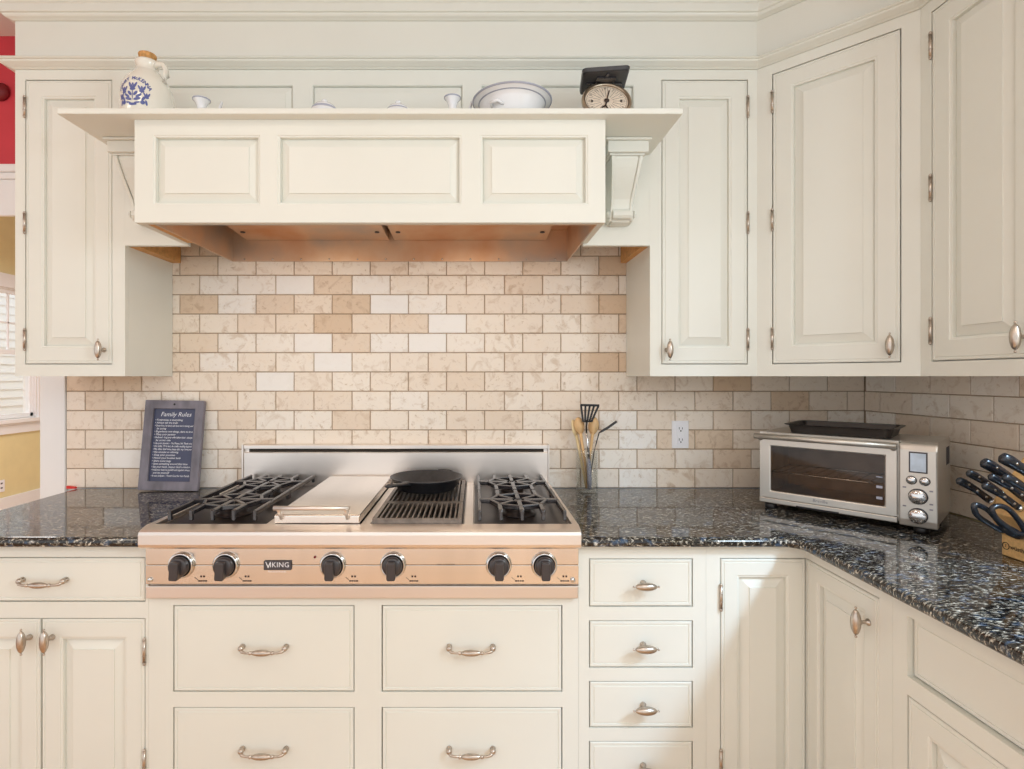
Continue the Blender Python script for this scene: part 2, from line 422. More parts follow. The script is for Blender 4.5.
# neighbouring room through the opening on the left
mb = MB(); mb.box(-4.94, -1.757, .012, .13, 2.215, 3.15); mb.box(-4.94, -2.95, .012, .13, 0, 2.215)
struct('wall_left', mb, 'red')
mb = MB()
mb.box(-3.05, -1.6565, -.006, .0115, 2.02, 2.165); mb.box(-3.05, -1.6565, -.018, .0115, 2.165, 2.19); mb.box(-3.05, -1.6565, -.03, .0115, 2.19, 2.220)
mb.box(-1.7575, -1.6565, -.006, .0115, 0, 2.0195); mb.box(-3.05, -2.945, -.006, .0115, 0, 2.0195)
struct('trim_1', mb, 'white', bev=.003)
XL = -4.8
wy0, wy1, wz0, wz1 = 2.55, 3.75, .93, 2.28
mb = MB(); mb.box(XL-.14, XL, .135, wy0, 0, 3.15); mb.box(XL-.14, XL, wy1, 6.5, 0, 3.15); mb.box(XL-.14, XL, wy0, wy1, 0, wz0); mb.box(XL-.14, XL, wy0, wy1, wz1, 3.15)
struct('wall_far_left', mb, 'yellow')
struct('wall_far_back', MB().box(XL-.14, 2, 6.501, 6.6, 0, 3.15), 'yellow')
struct('baseboard_left', MB().box(XL+.001, XL+.02, .2, 6.45, 0, .14), 'white', bev=.004)
mb = MB()
mb.box(XL+.001, XL+.025, wy0-.10, wy0, wz0-.02, wz1+.12); mb.box(XL+.001, XL+.025, wy1, wy1+.06, wz0-.02, wz1+.12); mb.box(XL+.001, XL+.028, wy0, wy1, wz1, wz1+.14)
mb.box(XL-.02, XL+.06, wy0-.12, wy1+.08, wz0-.04, wz0); mb.box(XL+.001, XL+.022, wy0-.10, wy1+.06, wz0-.15, wz0-.041)
mb.box(XL-.139, XL+.001, wy1-.012, wy1-.0005, wz0, wz1); mb.box(XL-.139, XL+.001, wy0+.0005, wy0+.012, wz0, wz1); mb.box(XL-.139, XL+.001, wy0, wy1, wz1-.012, wz1-.0005); mb.box(XL-.139, XL-.02, wy0, wy1, wz0, wz0+.012)
for z in (wz0, 1.60, wz1-.05): mb.box(XL-.07, XL-.03, wy0, wy1, z, z+.05)
for y in (wy0, wy1-.05): mb.box(XL-.07, XL-.03, y, y+.05, wz0, wz1)
for y in (wy0+.31, wy0+.61, 3.43): mb.box(XL-.06, XL-.04, y, y+.018, 1.65, wz1-.05)
mb.box(XL-.06, XL-.04, wy0, wy1, 1.92, 1.938)
w1 = struct('window_1', mb, 'white', bev=.002)
MB().box(XL-.052, XL-.048, wy0+.05, wy1-.05, wz0+.05, wz1-.05).build('pane', 'glass', w1)
mb = MB()
for i in range(26): mb.prism([(-7.30, i*.13), (-7.262, i*.13), (-7.285, i*.13+.13), (-7.30, i*.13+.13)], -1, 7.5, 'y')
# prism on axis y uses (x, z) pairs
o = mb.build('neighbour_house_siding', 'siding'); tag(o, 'white lap siding of the house next door seen through the left window', 'house wall')
t = thing('wall_outlet', 'white outlet low on the yellow wall of the next room', 'outlet', (XL, 3.30, .26))
MB().box(.001, .008, -.038, .038, -.06, .06).build('cover_plate', 'outlet', t, bev=.002)
for z in (-.025, .02): MB().box(.0085, .0095, -.012, .012, z, z+.014).build('socket', 'slot', t)
o = MB().lathe([(.0005, -.028), (.018, -.026), (.03, -.018), (.036, -.008), (.036, -.001)], (-1.925, .010, 2.525), 'y', 24).build('wall_ornament', 'darkred'); tag(o, 'small round dark red ornament on the red wall', 'ornament')

# ------------------------------------------------------------------ hardware meshes
def football(L, r, n=16): return [(max(.0008, r*(1-t*t)**.55), L/2*t) for t in [-.99, -.93, -.8, -.6, -.35, 0, .35, .6, .8, .93, .99]]
mb = MB()
mb.lathe([(.0085, 0), (.0085, -.003), (.005, -.006), (.0045, -.016), (.0075, -.022), (.0085, -.027)], (0, 0, 0), 'y', 14)
mb.lathe(football(.062, .0115), (0, -.031, 0), 'z', 24, flute=.10)
mb.ball((0, -.031, .0345), .0032); mb.ball((0, -.031, -.0345), .0032)
KNOB = mb.mesh('knob', 'nickel')
mb = MB()
for sg in (-1, 1):
    mb.lathe([(.0075, 0), (.008, -.003), (.0045, -.005), (.005, -.010)], (sg*.062, 0, 0), 'y', 12)
    mb.ball((sg*.062, -.014, 0), .0085)
    mb.tube([(sg*.062, -.016, -.002), (sg*.056, -.022, -.006), (sg*.046, -.025, -.007), (sg*.026, -.026, -.007)], [.0055, .0042, .0034, .0036], 10)
    mb.ball((sg*.031, -.026, -.007), .0055)
mb.lathe(football(.060, .0088), (0, -.026, -.007), 'x', 20, flute=.10)
PULL = mb.mesh('pull', 'nickel')
mb = MB(); mb.cyl((0, -.004, -.032), (0, -.004, .032), .0045, n=10)
for z in (-.036, .036): mb.ball((0, -.004, z), .0042)
for z in (-.0325, -.012, .012, .0325): mb.lathe([(.0052, -.0012), (.0052, .0012)], (0, -.004, z), 'z', 10)
HINGE = mb.mesh('hinge', 'nickel')

GAP = .003
def doorprof(f): return [(0, .002), (.002, 0), (.0065, 0), (.0075, .0018), (.0095, .0018), (.0105, 0), (f-.009, 0), (f-.007, .002), (f-.002, .003), (f-.0015, .0135), (f+.0015, .0135), (f+.0016, .0115), (f+.027, .0035), (f+.0275, .0008), (f+.029, .0008)]
SLAB = [(0, .002), (.002, 0), (.008, 0), (.009, .002), (.0115, .002), (.0125, 0)]
def door(parent, x0, x1, z0, z1, f=.064, hinge=None, hz=(), knob=None, y=0, label=None, kz=0):
    w = x1-x0-2*GAP; h = z1-z0-2*GAP
    d = MB().rings(0, w, 0, h, doorprof(f), .019).build('door', 'paint', parent, (x0+GAP, y, z0+GAP), label=label)
    for z in hz: put('hinge', HINGE, d, ((-GAP/2 if hinge == 'L' else w+GAP/2), 0, z-z0-GAP))
    if knob: put('knob', KNOB, d, (knob[0]-x0-GAP, 0, knob[1]-z0-GAP), label='nickel knob like a ribbed spindle')
    return d
def drawer(parent, x0, x1, z0, z1, kind, hx=None, y=0, hzz=None):
    w = x1-x0-2*GAP; h = z1-z0-2*GAP
    d = MB().rings(0, w, 0, h, SLAB, .019).build('drawer', 'paint', parent, (x0+GAP, y, z0+GAP))
    cx = (hx if hx is not None else (x0+x1)/2)-x0-GAP; cz = h/2 if hzz is None else hzz-z0-GAP
    if kind == 'pull': put('pull', PULL, d, (cx, 0, cz), label='nickel bail pull')
    else: put('knob', KNOB, d, (cx, 0, cz), (0, PI/2, 0), label='nickel knob lying sideways')
    return d
def cabinet(name, label, cat, loc, rz, w, z0, z1, depth, holes, group=None, toe=False, recess=.0195):
    t = thing(name, label, cat, (loc[0], loc[1], z0), rz, group)
    H = [(a, b, c-z0, d-z0) for a, b, c, d in holes]
    MB().holed(0, w, 0, z1-z0, H, 0, .02).build('face_frame', 'paint', t)
    b = MB(); e = .0
    b.box(0, w, recess+.001, depth, 0 if not toe else .0, z1-z0)
    b.build('body', 'paint', t)
    return t
def toe_kick(t, w, depth):
    MB().box(.01, w-.01, .07, depth, -.10, -.0005).build('toe_kick', 'dark', t)

HZ = (1.50, 1.907, 2.312)
# --- wall cabinets
xl = X_(15.2, YU); xr = X_(125, YU)
t = cabinet('wall_cabinet', 'tall cream wall cabinet left of the hood, hinged on its left', 'cabinet', (xl, YU), 0, xr-xl, ZB, ZT, .298, [(X_(25, YU)-xl, X_(112.3, YU)-xl, 1.412, 2.408)])
def zl(z): return z-ZB
def uc_door(t, x0, x1, hinge, kx, z1=2.408):
    return door(t, x0, x1, 1.412-ZB, z1-ZB, hinge=hinge, hz=[h-ZB for h in HZ], knob=(kx, 1.463-ZB))
uc_door(t, X_(25, YU)-xl, X_(112.3, YU)-xl, 'L', X_(104, YU)-xl)
xa = X_(650, YU); xb = .986
t = cabinet('wall_cabinet', 'cream wall cabinet right of the hood, hinged on its right', 'cabinet', (xa, YU), 0, xb-xa, ZB, ZT, .298, [(X_(661.5, YU)-xa, X_(748, YU)-xa, 1.412, 2.408)])
uc_door(t, X_(661.5, YU)-xa, X_(748, YU)-xa, 'R', X_(667, YU)-xa)
# diagonal corner cabinet
wd = .4455
t = thing('corner_wall_cabinet', 'cream wall cabinet set diagonally across the corner above the toaster oven', 'cabinet', (xb, YU, ZB), -PI/4)
MB().holed(0, wd, 0, ZT-ZB, [(.048, .40, 1.412-ZB, 2.408-ZB)], 0, .02).build('face_frame', 'paint', t)
q = .7071
def dl(X, Y): dx = X-xb; dy = Y-YU; return (q*dx-q*dy, q*dx+q*dy)
poly = [dl(xb+.0165, YU+.012), dl(XUR+.012, YU-.313+.0265), dl(XR-.004, -.612), dl(XR-.004, -.004), dl(xb+.0165, -.004)]
MB().prism(poly, 0, ZT-ZB, 'z').build('body', 'paint', t)
uc_door(t, .048, .40, 'L', .376)
# right wall cabinet
t = cabinet('wall_cabinet', 'cream wall cabinet on the right wall cut off by the picture edge', 'cabinet', (XUR, -.6155), -PI/2, .375, ZB, ZT, .27, [(.036, .338, 1.412, 2.408)])
uc_door(t, .036, .338, 'L', .308)

# --- bridge panel behind the hood
t = thing('bridge_cabinet', 'cream panelled cabinet front bridging the wall cabinets behind the hood shelf', 'cabinet panel', (xr, YU, 1.828))
bw = xa-xr
cells = [(X_(139, YU)-xr, X_(293, YU)-xr, .24, 2.390-1.828), (X_(312, YU)-xr, X_(463, YU)-xr, .24, 2.390-1.828), (X_(481, YU)-xr, X_(634, YU)-xr, .24, 2.390-1.828)]
prof = [(0, 0), (.003, .003), (.0035, .013), (.0065, .013), (.0067, .009), (.028, .005), (.0285, .003), (.03, .003)]
MB().holed(0, bw, .20, ZT-1.828, cells, 0, .019, prof).build('panel_board', 'paint', t)
hx0 = -1.0236; hx1 = .392
MB().box(.0002, hx0-xr+.02, 0, .019, 0, .1998).build('valance', 'paint', t)
MB().box(hx1-.014-xr, bw-.0002, 0, .019, 0, .1998).build('valance', 'paint', t)
MB().box(.0005, .036, .0195, .294, .0, .14).build('cleat', 'plywood', t)
MB().box(bw-.024, bw-.0005, .0195, .294, .0, .14).build('cleat', 'plywood', t)

# ------------------------------------------------------------------ range hood
YH = -.566
hz0, hz1 = 1.833, 2.1425
hood = thing('range_hood', 'cream panelled mantel range hood with a long shelf and corbels above the cooktop', 'range hood', ((hx0+hx1)/2, YH, hz0))
pc = [(X_(a, YH), X_(b, YH), Z_(204.5, YH), Z_(135, YH)) for a, b in ((153, 260), (277.5, 461.5), (480.5, 588))]
prof = [(0, 0), (.002, .002), (.006, .003), (.0065, .018), (.0095, .018), (.0097, .016), (.034, .005), (.0345, .002), (.036, .002)]
MB().holed(hx0, hx1, hz0, hz1, pc, YH, YH+.022, prof).build('front_board', 'paint', hood, world=True, bev=0)
for a, b in ((hx0, hx0+.02), (hx1-.018, hx1)): MB().box(a, b, YH+.0225, YU-.002, hz0+.002, hz1).build('side_board', 'paint', hood, world=True)
MB().box(-1.231, .612, -.602, YU-.002, 2.1427, 2.160).build('shelf', 'paint', hood, world=True, bev=.003)
# steel liner: four walls, top, two filters
lx0, lx1, ly0, ly1 = hx0+.045, hx1-.019, YH+.03, -.006
mb = MB(); tt = .004
mb.box(lx0, lx0+tt, ly0, ly1, hz0+.001, 1.96); mb.box(lx1-tt, lx1, ly0, ly1, hz0+.001, 1.96); mb.box(lx0+tt, lx1-tt, ly1-tt, ly1, hz0+.001, 1.96); mb.box(lx0+tt, lx1-tt, ly0, ly0+tt, hz0+.001, 1.96)
mb.box(lx0, lx1, ly0, ly1, 1.9605, 1.965)
lin_ = mb.build('liner', 'liner', hood, world=True)
MB().box(hx0+.021, lx0-.0005, ly0, YU-.004, hz0+.003, hz0+.012).build('bottom_rail', 'plywood', hood, world=True)
for a, b in ((lx0+.06, -.345), (-.325, lx1-.085)):
    mb = MB(); n0 = len(mb.v)
    mb.prism([(-.50, 1.955), (-.50, 1.945), (-.03, 1.918), (-.012, 1.918), (-.012, 1.955)], a, b, 'x')
    fl = mb.build('filter', 'liner', hood, world=True, bev=.003)
    for sx in (a+.03, b-.03): MB().lathe([(.009, 0), (.009, -.003), (.005, -.004)], (sx, -.12, 1.9235), 'z', 12).build('screw', 'slot', fl, world=True)
for i in range(12): MB().ball((lx0+.05+i*(lx1-lx0-.1)/11, ly1-tt-.001, hz0+.010), .004, 8).build('rivet', 'chrome', lin_, world=True)
# corbels
def corbel(cx):
    mb = MB(); f = YU-.001
    mb.box(cx-.074, cx+.074, f-.150, f, 2.134, 2.142); mb.box(cx-.066, cx+.066, f-.140, f, 2.098, 2.134); mb.box(cx-.058, cx+.058, f-.128, f, 2.092, 2.098)
    up = [(f, 2.092), (f-.122, 2.092), (f-.121, 2.080), (f-.112, 2.058), (f-.096, 2.028), (f-.076, 1.995), (f-.062, 1.97), (f-.056, 1.95), (f-.054, 1.937), (f-.062, 1.934), (f-.068, 1.926), (f-.068, 1.914), (f-.062, 1.906), (f-.046, 1.902), (f-.042, 1.896), (f, 1.892)]
    mb.prism(up, cx-.040, cx+.040, 'x')
    sd = [(f, 2.090), (f-.118, 2.090), (f-.112, 2.070), (f-.094, 2.034), (f-.072, 1.998), (f-.054, 1.968), (f-.046, 1.945), (f-.046, 1.915), (f-.035, 1.900), (f, 1.896)]
    for a in (-.052, .040): mb.prism([(y-.012 if y < f else y, z) for y, z in sd], cx+a, cx+a+.012, 'x')
    for i, (x, y, z) in enumerate(mb.v):
        if z < 2.0925 and i >= 24:
            k = (2.0925-z)/.2; w = 1-.30*min(1, k*1.5)+(.08 if k > .78 else 0); mb.v[i] = (cx+(x-cx)*w, y, z)
    for a in (-.78, .78): mb.lathe([(.013, 0), (.013, .004), (.008, .009)], (cx+a*.052, f-.048, 1.921), Matrix(((0, 0, math.copysign(1, a)), (0, 1, 0), (1, 0, 0))), 16)
    return mb
for cx in (.497, -1.127): corbel(cx).build('corbel', 'paint', hood, world=True, bev=.003)

# ------------------------------------------------------------------ mouldings round the top
path = [(xl, 0.0), (xl, YU), (xb, YU), (XUR, YU-(XUR-xb)), (XUR, -2.6)]
path2 = [(p[0]+(.0), p[1]) for p in path]
struct('trim_2', MB().sweep([(-.02, 2.4425), (.006, 2.4425), (.009, 2.445), (.016, 2.447), (.030, 2.453), (.034, 2.455), (.036, 2.459), (.043, 2.460), (.046, 2.463), (.043, 2.467), (-.02, 2.468)], path), 'paint')
struct('trim_3', MB().sweep([(-.02, 2.4685), (.0, 2.4685), (.0, 2.6115), (-.02, 2.6115)], path), 'paint')
struct('trim_4', MB().sweep([(-.02, 2.612), (.006, 2.612), (.009, 2.614), (.020, 2.617), (.024, 2.621), (.026, 2.625), (.033, 2.626), (.035, 2.629), (.035, 2.651), (.041, 2.654), (.046, 2.662), (.066, 2.71), (.072, 2.715), (.072, CH-.001), (-.02, CH-.001)], path), 'paint')

# ------------------------------------------------------------------ base cabinets
ZK = ZC-.029
zx0 = -1.61; zx1 = -.932
t = cabinet('base_cabinet', 'cream base cabinet at the far left with one drawer over two doors', 'cabinet', (zx0, YB), 0, zx1-zx0, .10, ZK, .645,
            [(X_(-62, YB)-zx0, X_(145.5, YB)-zx0, Z_(602, YB), Z_(557, YB)), (X_(-62, YB)-zx0, X_(145.5, YB)-zx0, .14, Z_(618, YB))])
toe_kick(t, zx1-zx0, .64)
L_ = lambda px: X_(px, YB)-zx0
drawer(t, L_(-62), L_(145.5), Z_(602, YB)-.1, Z_(557, YB)-.1, 'pull', L_(45))
zt = Z_(618, YB)-.1
door(t, L_(-62), L_(41), .04, zt, .06, None, (), (L_(30), Z_(637, YB)-.1))
door(t, L_(41), L_(145.5), .04, zt, .06, 'R', (Z_(651, YB)-.1, Z_(762, YB)-.1), (L_(52.5), Z_(637, YB)-.1))
# under the cooktop
cx0 = -.9315; cx1 = .2945
t = cabinet('cooktop_base_cabinet', 'wide cream base cabinet under the cooktop with four large drawers', 'cabinet', (cx0, YB), 0, cx1-cx0, .10, .741, .645,
            [(X_(a, YB)-cx0, X_(b, YB)-cx0, z0, z1) for a, b in ((173, 354.5), (381.5, 562.5)) for z0, z1 in ((.179, .427), (.470, .718))])
toe_kick(t, cx1-cx0, .64)
for a, b, h in ((173, 354.5, 262), (381.5, 562.5, 471)):
    for z0, z1 in ((.470, .718), (.179, .427)):
        drawer(t, X_(a, YB)-cx0, X_(b, YB)-cx0, z0-.1, z1-.1, 'pull', X_(h, YB-.02)-cx0, hzz=(z0+z1)/2+.007-.1)
# stack of four drawers
dx0 = .2950; dx1 = X_(706, YB)
rows = ((558.5, 607), (620.5, 668), (681, 728), (741, 789))
t = cabinet('drawer_cabinet', 'narrow cream base cabinet with a stack of four small drawers', 'cabinet', (dx0, YB), 0, dx1-dx0, .10, ZK, .645,
            [(X_(589, YB)-dx0, X_(693, YB)-dx0, Z_(b, YB), Z_(a, YB)) for a, b in rows])
toe_kick(t, dx1-dx0, .64)
for a, b in rows: drawer(t, X_(589, YB)-dx0, X_(693, YB)-dx0, Z_(b, YB)-.1, Z_(a, YB)-.1, 'knob', X_(643, YB)-dx0)
# corner cabinet, two doors meeting in the inner corner
t = thing('corner_base_cabinet', 'cream corner base cabinet with two doors meeting at the inside corner', 'cabinet', (dx1+.0005, YB, .10))
c0 = dx1+.0005; zd = Z_(558, YB)-.1; cw = XF-c0
MB().holed(0, cw, 0, ZK-.1, [(X_(720, YB)-c0, cw-.0005, .04, zd)], 0, .02).build('face_frame', 'paint', t)
f2 = MB().holed(0, .32, 0, ZK-.1, [(.0005, .28, .04, zd)], 0, .02); f2.build('face_frame', 'paint', t, (cw, 0, 0), (0, 0, -PI/2))
MB().prism([(0, .021), (cw+.021, .021), (cw+.021, -.32), (XR-c0-.002, -.32), (XR-c0-.002, .645), (0, .645)], 0, ZK-.1, 'z').build('body', 'paint', t)
MB().prism([(.01, .07), (cw+.07, .07), (cw+.07, -.31), (XR-c0-.012, -.31), (XR-c0-.012, .635), (.01, .635)], -.10, -.0005, 'z').build('toe_kick', 'dark', t)
door(t, X_(720, YB)-c0, cw, .04, zd, .055, 'L', (Z_(597, YB)-.1, Z_(762, YB)-.1))
d2 = MB().rings(0, .276, 0, zd-.04-2*GAP, doorprof(.055), .019).build('door', 'paint', t, (cw, -.0025, .04+GAP), (0, 0, -PI/2))
put('knob', KNOB, d2, (.243, 0, zd-.04-.075), label='nickel knob like a ribbed spindle')
# right run
t = cabinet('base_cabinet', 'cream base cabinet of the right run with a wide drawer over doors', 'cabinet', (XF, YB-.3205), -PI/2, .78, .10, ZK, .625,
            [(.041, .735, .715, .847), (.041, .735, .14, .675)])
toe_kick(t, .78, .61)
drawer(t, .041, .735, .615, .747, 'pull', .372, y=.012)
door(t, .041, .388, .04, .575, .06, None, (), (.365, .53)); door(t, .388, .735, .04, .575, .06, None, (), (.41, .53))

# ------------------------------------------------------------------ worktops
def round_poly(poly, idx, r, n=6):
    out = []
    for i, p in enumerate(poly):
        if i not in idx: out.append(p); continue
        P = Vector(p); A = (Vector(poly[i-1])-P).normalized(); B = (Vector(poly[(i+1) % len(poly)])-P).normalized()
        c = P+(A+B)*r
        for k in range(n+1):
            t_ = k/n; a0 = P+A*r-c; a1 = P+B*r-c
            v = (a0*(1-t_)+a1*t_).normalized()*r; q_ = c+v; out.append((q_.x, q_.y))
    return out
def worktop(name, poly, label):
    mb = MB(); mb.prism(poly, ZC-.0285, ZC, 'z')
    o = mb.build(name, 'granite'); tag(o, label, 'worktop')
    b = o.modifiers.new('bevel', 'BEVEL'); b.width = .0135; b.segments = 6; b.limit_method = 'ANGLE'; b.angle_limit = math.radians(50)
    return o
worktop('worktop', [(-1.615, -.681), (-.9325, -.681), (-.9325, -.0005), (-1.615, -.0005)], 'polished dark granite worktop left of the cooktop')
pl = round_poly([(.2945, -.681), (.900, -.681), (.900, -1.76), (XR-.0005, -1.76), (XR-.0005, -.0005), (.2945, -.0005)], {1}, .035)
worktop('worktop', pl, 'polished dark granite L-shaped worktop right of the cooktop')

# ------------------------------------------------------------------ cooktop
rx0, rx1 = -.9295, .2935
rt = thing('gas_rangetop', 'wide stainless gas rangetop with griddle, grill and six dark knobs', 'cooktop', ((rx0+rx1)/2, -.35, .7425))
W = dict(parent=rt, world=True)
MB().box(rx0, rx1, -.645, -.045, .7435, .936).build('body', 'steel', **W)
yc = -.668
mb = MB()
for z0, z1 in ((.785, .8375), (.8395, .893)): mb.box(rx0+.001, rx1-.001, yc, -.6455, z0, z1)
mb.box(rx0+.002, rx1-.002, yc+.004, -.6455, .8374, .8396)
cp = mb.build('control_panel', 'steelp', bev=.002, **W)
for x in (rx0+.014, rx1-.018): MB().lathe([(.007, 0), (.007, -.003), (.003, -.005)], (x, yc-.0002, .797), 'y', 12).build('screw', 'chrome', cp, world=True)
MB().box(rx0+.001, rx1-.002, yc, -.6455, .7440, .7785).build('lower_trim', 'steel', bev=.002, **W)
# bullnose landing ledge
mb = MB(); mb.prism([(-.6455, .893), (-.695, .893), (-.701, .898), (-.703, .906), (-.703, .932), (-.700, .940), (-.692, .945), (-.662, .9515), (-.655, .9515), (-.655, .94), (-.6455, .94)], rx0, rx1, 'x')
mb.build('front_ledge', 'steel', bev=.0015, **W)
for a in (rx0, rx1-.018): MB().box(a, a+.018, -.655, -.046, .9365, .951).build('side_rail', 'steel', bev=.002, **W)
for a in (-.582, -.312, -.018): MB().box(a-.014, a+.014, -.655, -.046, .9365, .950).build('divider', 'steel', bev=.002, **W)
# back guard
bg = MB().prism([(-.045, .7435), (-.045, 1.068), (-.035, 1.068), (-.035, 1.083), (-.047, 1.083), (-.047, 1.098), (-.001, 1.098), (-.001, .7435)], rx0+.012, rx1-.004, 'x').build('backguard', 'steel', bev=.0015, **W)
for a, b in ((rx0+.006, rx0+.0118), (rx1-.0038, rx1+.001)): MB().box(a, b, -.05, -.001, .952, 1.099).build('end_cap', 'steel', bg, world=True)
MB().box(rx0+.03, rx1-.02, -.0352, -.034, 1.069, 1.082).build('vent_slot', 'dark', bg, world=True)
# burner trays, burners, grates
def grate_mesh(w, d):
    mb = MB(); h = .013
    for sx in (-1, 1): mb.bar((sx*w/2, -d/2, 0), (sx*w/2, d/2, 0), .010, .016)
    for sx in (-1, -.5, 0, .5, 1):
        for sy in (-1, 1):
            mb.bar((sx*w/2, sy*d/2, .008), (sx*w/2, sy*d/2, -.022), .010, .012, (0, 1, 0))
    hub = [(0, 0)]
    mb.lathe([(.012, -.010), (.017, -.004), (.017, .004), (.012, .006)], (0, 0, 0), 'z', 12)
    for ex, ey in ((-1, 0), (1, 0)): mb.bar((ex*.018, ey*.018, .002), (ex*w/2, 0, .004), .018, .014)
    for ex in (-.5, 0, .5):
        for sy in (-1, 1):
            if ex == 0: mb.bar((0, sy*.015, .002), (0, sy*d/2, .002), .014, .014)
            else:
                mb.bar((ex*.03, sy*.012, .002), (ex*.124, sy*.062, .002), .013, .014); mb.bar((ex*.124, sy*.060, .002), (ex*w/2, sy*d/2, .002), .013, .014)
    ring = [(.088*math.cos(PI/4*k), .088*math.sin(PI/4*k), .0025) for k in range(8)]
    for k in range(8): mb.bar(ring[k], ring[(k+1) % 8], .011, .0145)
    return mb.mesh('grate', 'grate')
GR = grate_mesh(.245, .275)
for (a, b, cxx) in ((rx0+.02, -.598, -.757), (-.002, rx1-.02, .136)):
    tr = MB().box(a, b, -.652, -.048, .9362, .9385).build('burner_tray', 'tray', **W)
    for cy in (-.494, -.206):
        bn = MB().lathe([(.055, .9387), (.052, .944), (.042, .946), (.042, .955), (.038, .960), (.010, .962), (.0005, .962)], (cxx, cy, 0), 'z', 24).build('burner', 'tray', **W)
        MB().lathe([(.030, .9605), (.030, .966), (.026, .968), (.0005, .9685)], (cxx, cy, 0), 'z', 24).build('burner_cap', 'grate', bn, world=True)
        g = put('grate', GR, rt, (cxx, cy, .9765), world=True, bev=.0025)
# griddle with its steel cover
gx0, gx1 = -.570, -.327
gc = MB().prism([(-.659, .953), (-.659, .974), (-.655, .978), (-.062, .978), (-.058, .974), (-.058, .953)], gx0, gx1, 'x').build('griddle_cover', 'steelp', bev=.003, **W)
MB().box(gx0+.002, gx1-.002, -.655, -.06, .9365, .9528).build('griddle_plate', 'tray', **W)
mb = MB(); mb.tube([(gx0+.010, -.690, 1.004), (gx1-.022, -.690, 1.004)], .0062, 14)
for x in (gx0+.022, gx1-.034): mb.tube([(x, -.690, 1.004), (x, -.676, .990), (x, -.6595, .968)], .006, 10)
mb.build('cover_handle', 'steel', gc, world=True)
# grill
gx0, gx1 = -.296, -.034
MB().box(gx0, gx1, -.652, -.05, .9362, .9385).build('grill_tray', 'black', **W)
for y0, y1 in ((-.655, -.452), (-.446, -.075)):
    mb = MB()
    for a in (gx0+.004, gx1-.016): mb.box(a, a+.012, y0, y1, .950, .966)
    for y in (y0, y1-.010): mb.box(gx0+.0165, gx1-.0165, y, y+.010, .952, .9655)
    n = 15
    for i in range(n):
        x = gx0+.024+i*(gx1-gx0-.048)/(n-1); mb.prism([(x-.0038, .954), (x+.0038, .954), (x+.0022, .9645), (x-.0022, .9645)], y0+.0105, y1-.0105, 'y')
    mb.build('grill_grate', 'bar', **W)
# knobs
def kn(px, rot):
    x = X_(px, yc-.02); z = .834
    k = MB().lathe([(.036, 0), (.037, -.003), (.035, -.009), (.031, -.011), (.029, -.008)], (0, 0, 0), 'y', 32)
    bz = k.build('control_knob', 'chrome', rt, (x, yc-.0005, z+.005), world=True, label='dark control knob in a chrome bezel')
    mb = MB(); mb.lathe([(.0275, -.0082), (.0275, -.016), (.026, -.024), (.023, -.027), (.0005, -.028)], (0, 0, 0), 'y', 32)
    mb.prism([(-.0105, -.030), (.0105, -.030), (.0125, -.024), (.0115, .020), (-.0115, .020), (-.0125, -.024)], -.046, -.020, 'y')
    o = mb.build('grip', 'knob', bz, rot=(0, rot, 0), bev=.003)
    mk = MB(); mk.box(-.007, .007, -.0006, -.0002, .0385, .040); mk.bar((.036, -.0004, -.030), (.045, -.0004, -.037), .0008, .0008, (0, 1, 0))
    for i, (a, b) in enumerate(((.046, .052), (.053, .058), (.0595, .064), (.065, .071))): mk.box(a, b, -.0006, -.0002, -.042, -.0385)
    for a in (.052, .060): mk.box(a, a+.005, -.0006, -.0002, -.030, -.025)
    mk.build('marking', 'ink', cp, (x, yc-.0002, z), world=True)
for px, r_ in ((178, .05), (223, .05), (331, .0), (392, 0), (499, 0), (545, 0)): kn(px, r_)
# badge
bx = X_(277.5, yc-.004); bz_ = Z_(565.5, yc-.004)
MB().box(bx-.039, bx+.039, yc-.006, yc-.0005, bz_-.013, bz_+.013).build('badge', 'slot', cp, world=True, bev=.002)
tm = MB(); merge(tm, text_mb('V', .026), T((-.0255, 0, 0))); merge(tm, text_mb('IKING', .020, spacing=1.05), T((.0065, 0, .001)))
merge(tm, text_mb('PROFESSIONAL', .0065, spacing=1.2), T((0, 0, -.0175)))
tm.build('badge_lettering', 'letter', cp, (bx, yc-.0065, bz_+.001), world=True)
merge(MB(), tm)
tm = text_mb('GRILL / COOKTOP', .006); tm.build('marking', 'ink', cp, (X_(446, yc), yc-.0004, Z_(566, yc)+.004), world=True)
MB().lathe([(.0035, 0), (.0035, -.002), (.0005, -.003)], (0, 0, 0), 'y', 10).build('indicator_lamp', 'darkred', cp, (X_(315, yc), yc-.0004, Z_(557, yc)), world=True)

# ------------------------------------------------------------------ skillet on the grill
sk = thing('skillet', 'black cast iron skillet sitting on the grill bars', 'pan', (-.175, -.235, .966))
mb = MB(); mb.lathe([(.0005, 0), (.098, 0), (.103, .003), (.127, .040), (.131, .042), (.131, .045), (.126, .045), (.100, .006), (.096, .004), (.0005, .004)], n=48, caps=False)
mb.build('pan', 'iron', sk)
a0 = math.radians(242); d = Vector((math.cos(a0), math.sin(a0), 0)); s_ = Vector((-d.y, d.x, 0))
mb = MB(); P0 = d*.122+Vector((0, 0, .036))
mb.tube([P0, P0+d*.025+Vector((0, 0, .003)), P0+d*.06+Vector((0, 0, .008)), P0+d*.095+Vector((0, 0, .011)), P0+d*.112+Vector((0, 0, .011))], [.022, .013, .012, .015, .009], 12, flat=.45)
mb.build('handle', 'iron', sk)
mb = MB(); d2_ = -d; P0 = d2_*.128+Vector((0, 0, .041)); mb.tube([P0-s_*.03, P0+d2_*.014-s_*.012, P0+d2_*.014+s_*.012, P0+s_*.03], .006, 8); mb.build('helper_handle', 'iron', sk)

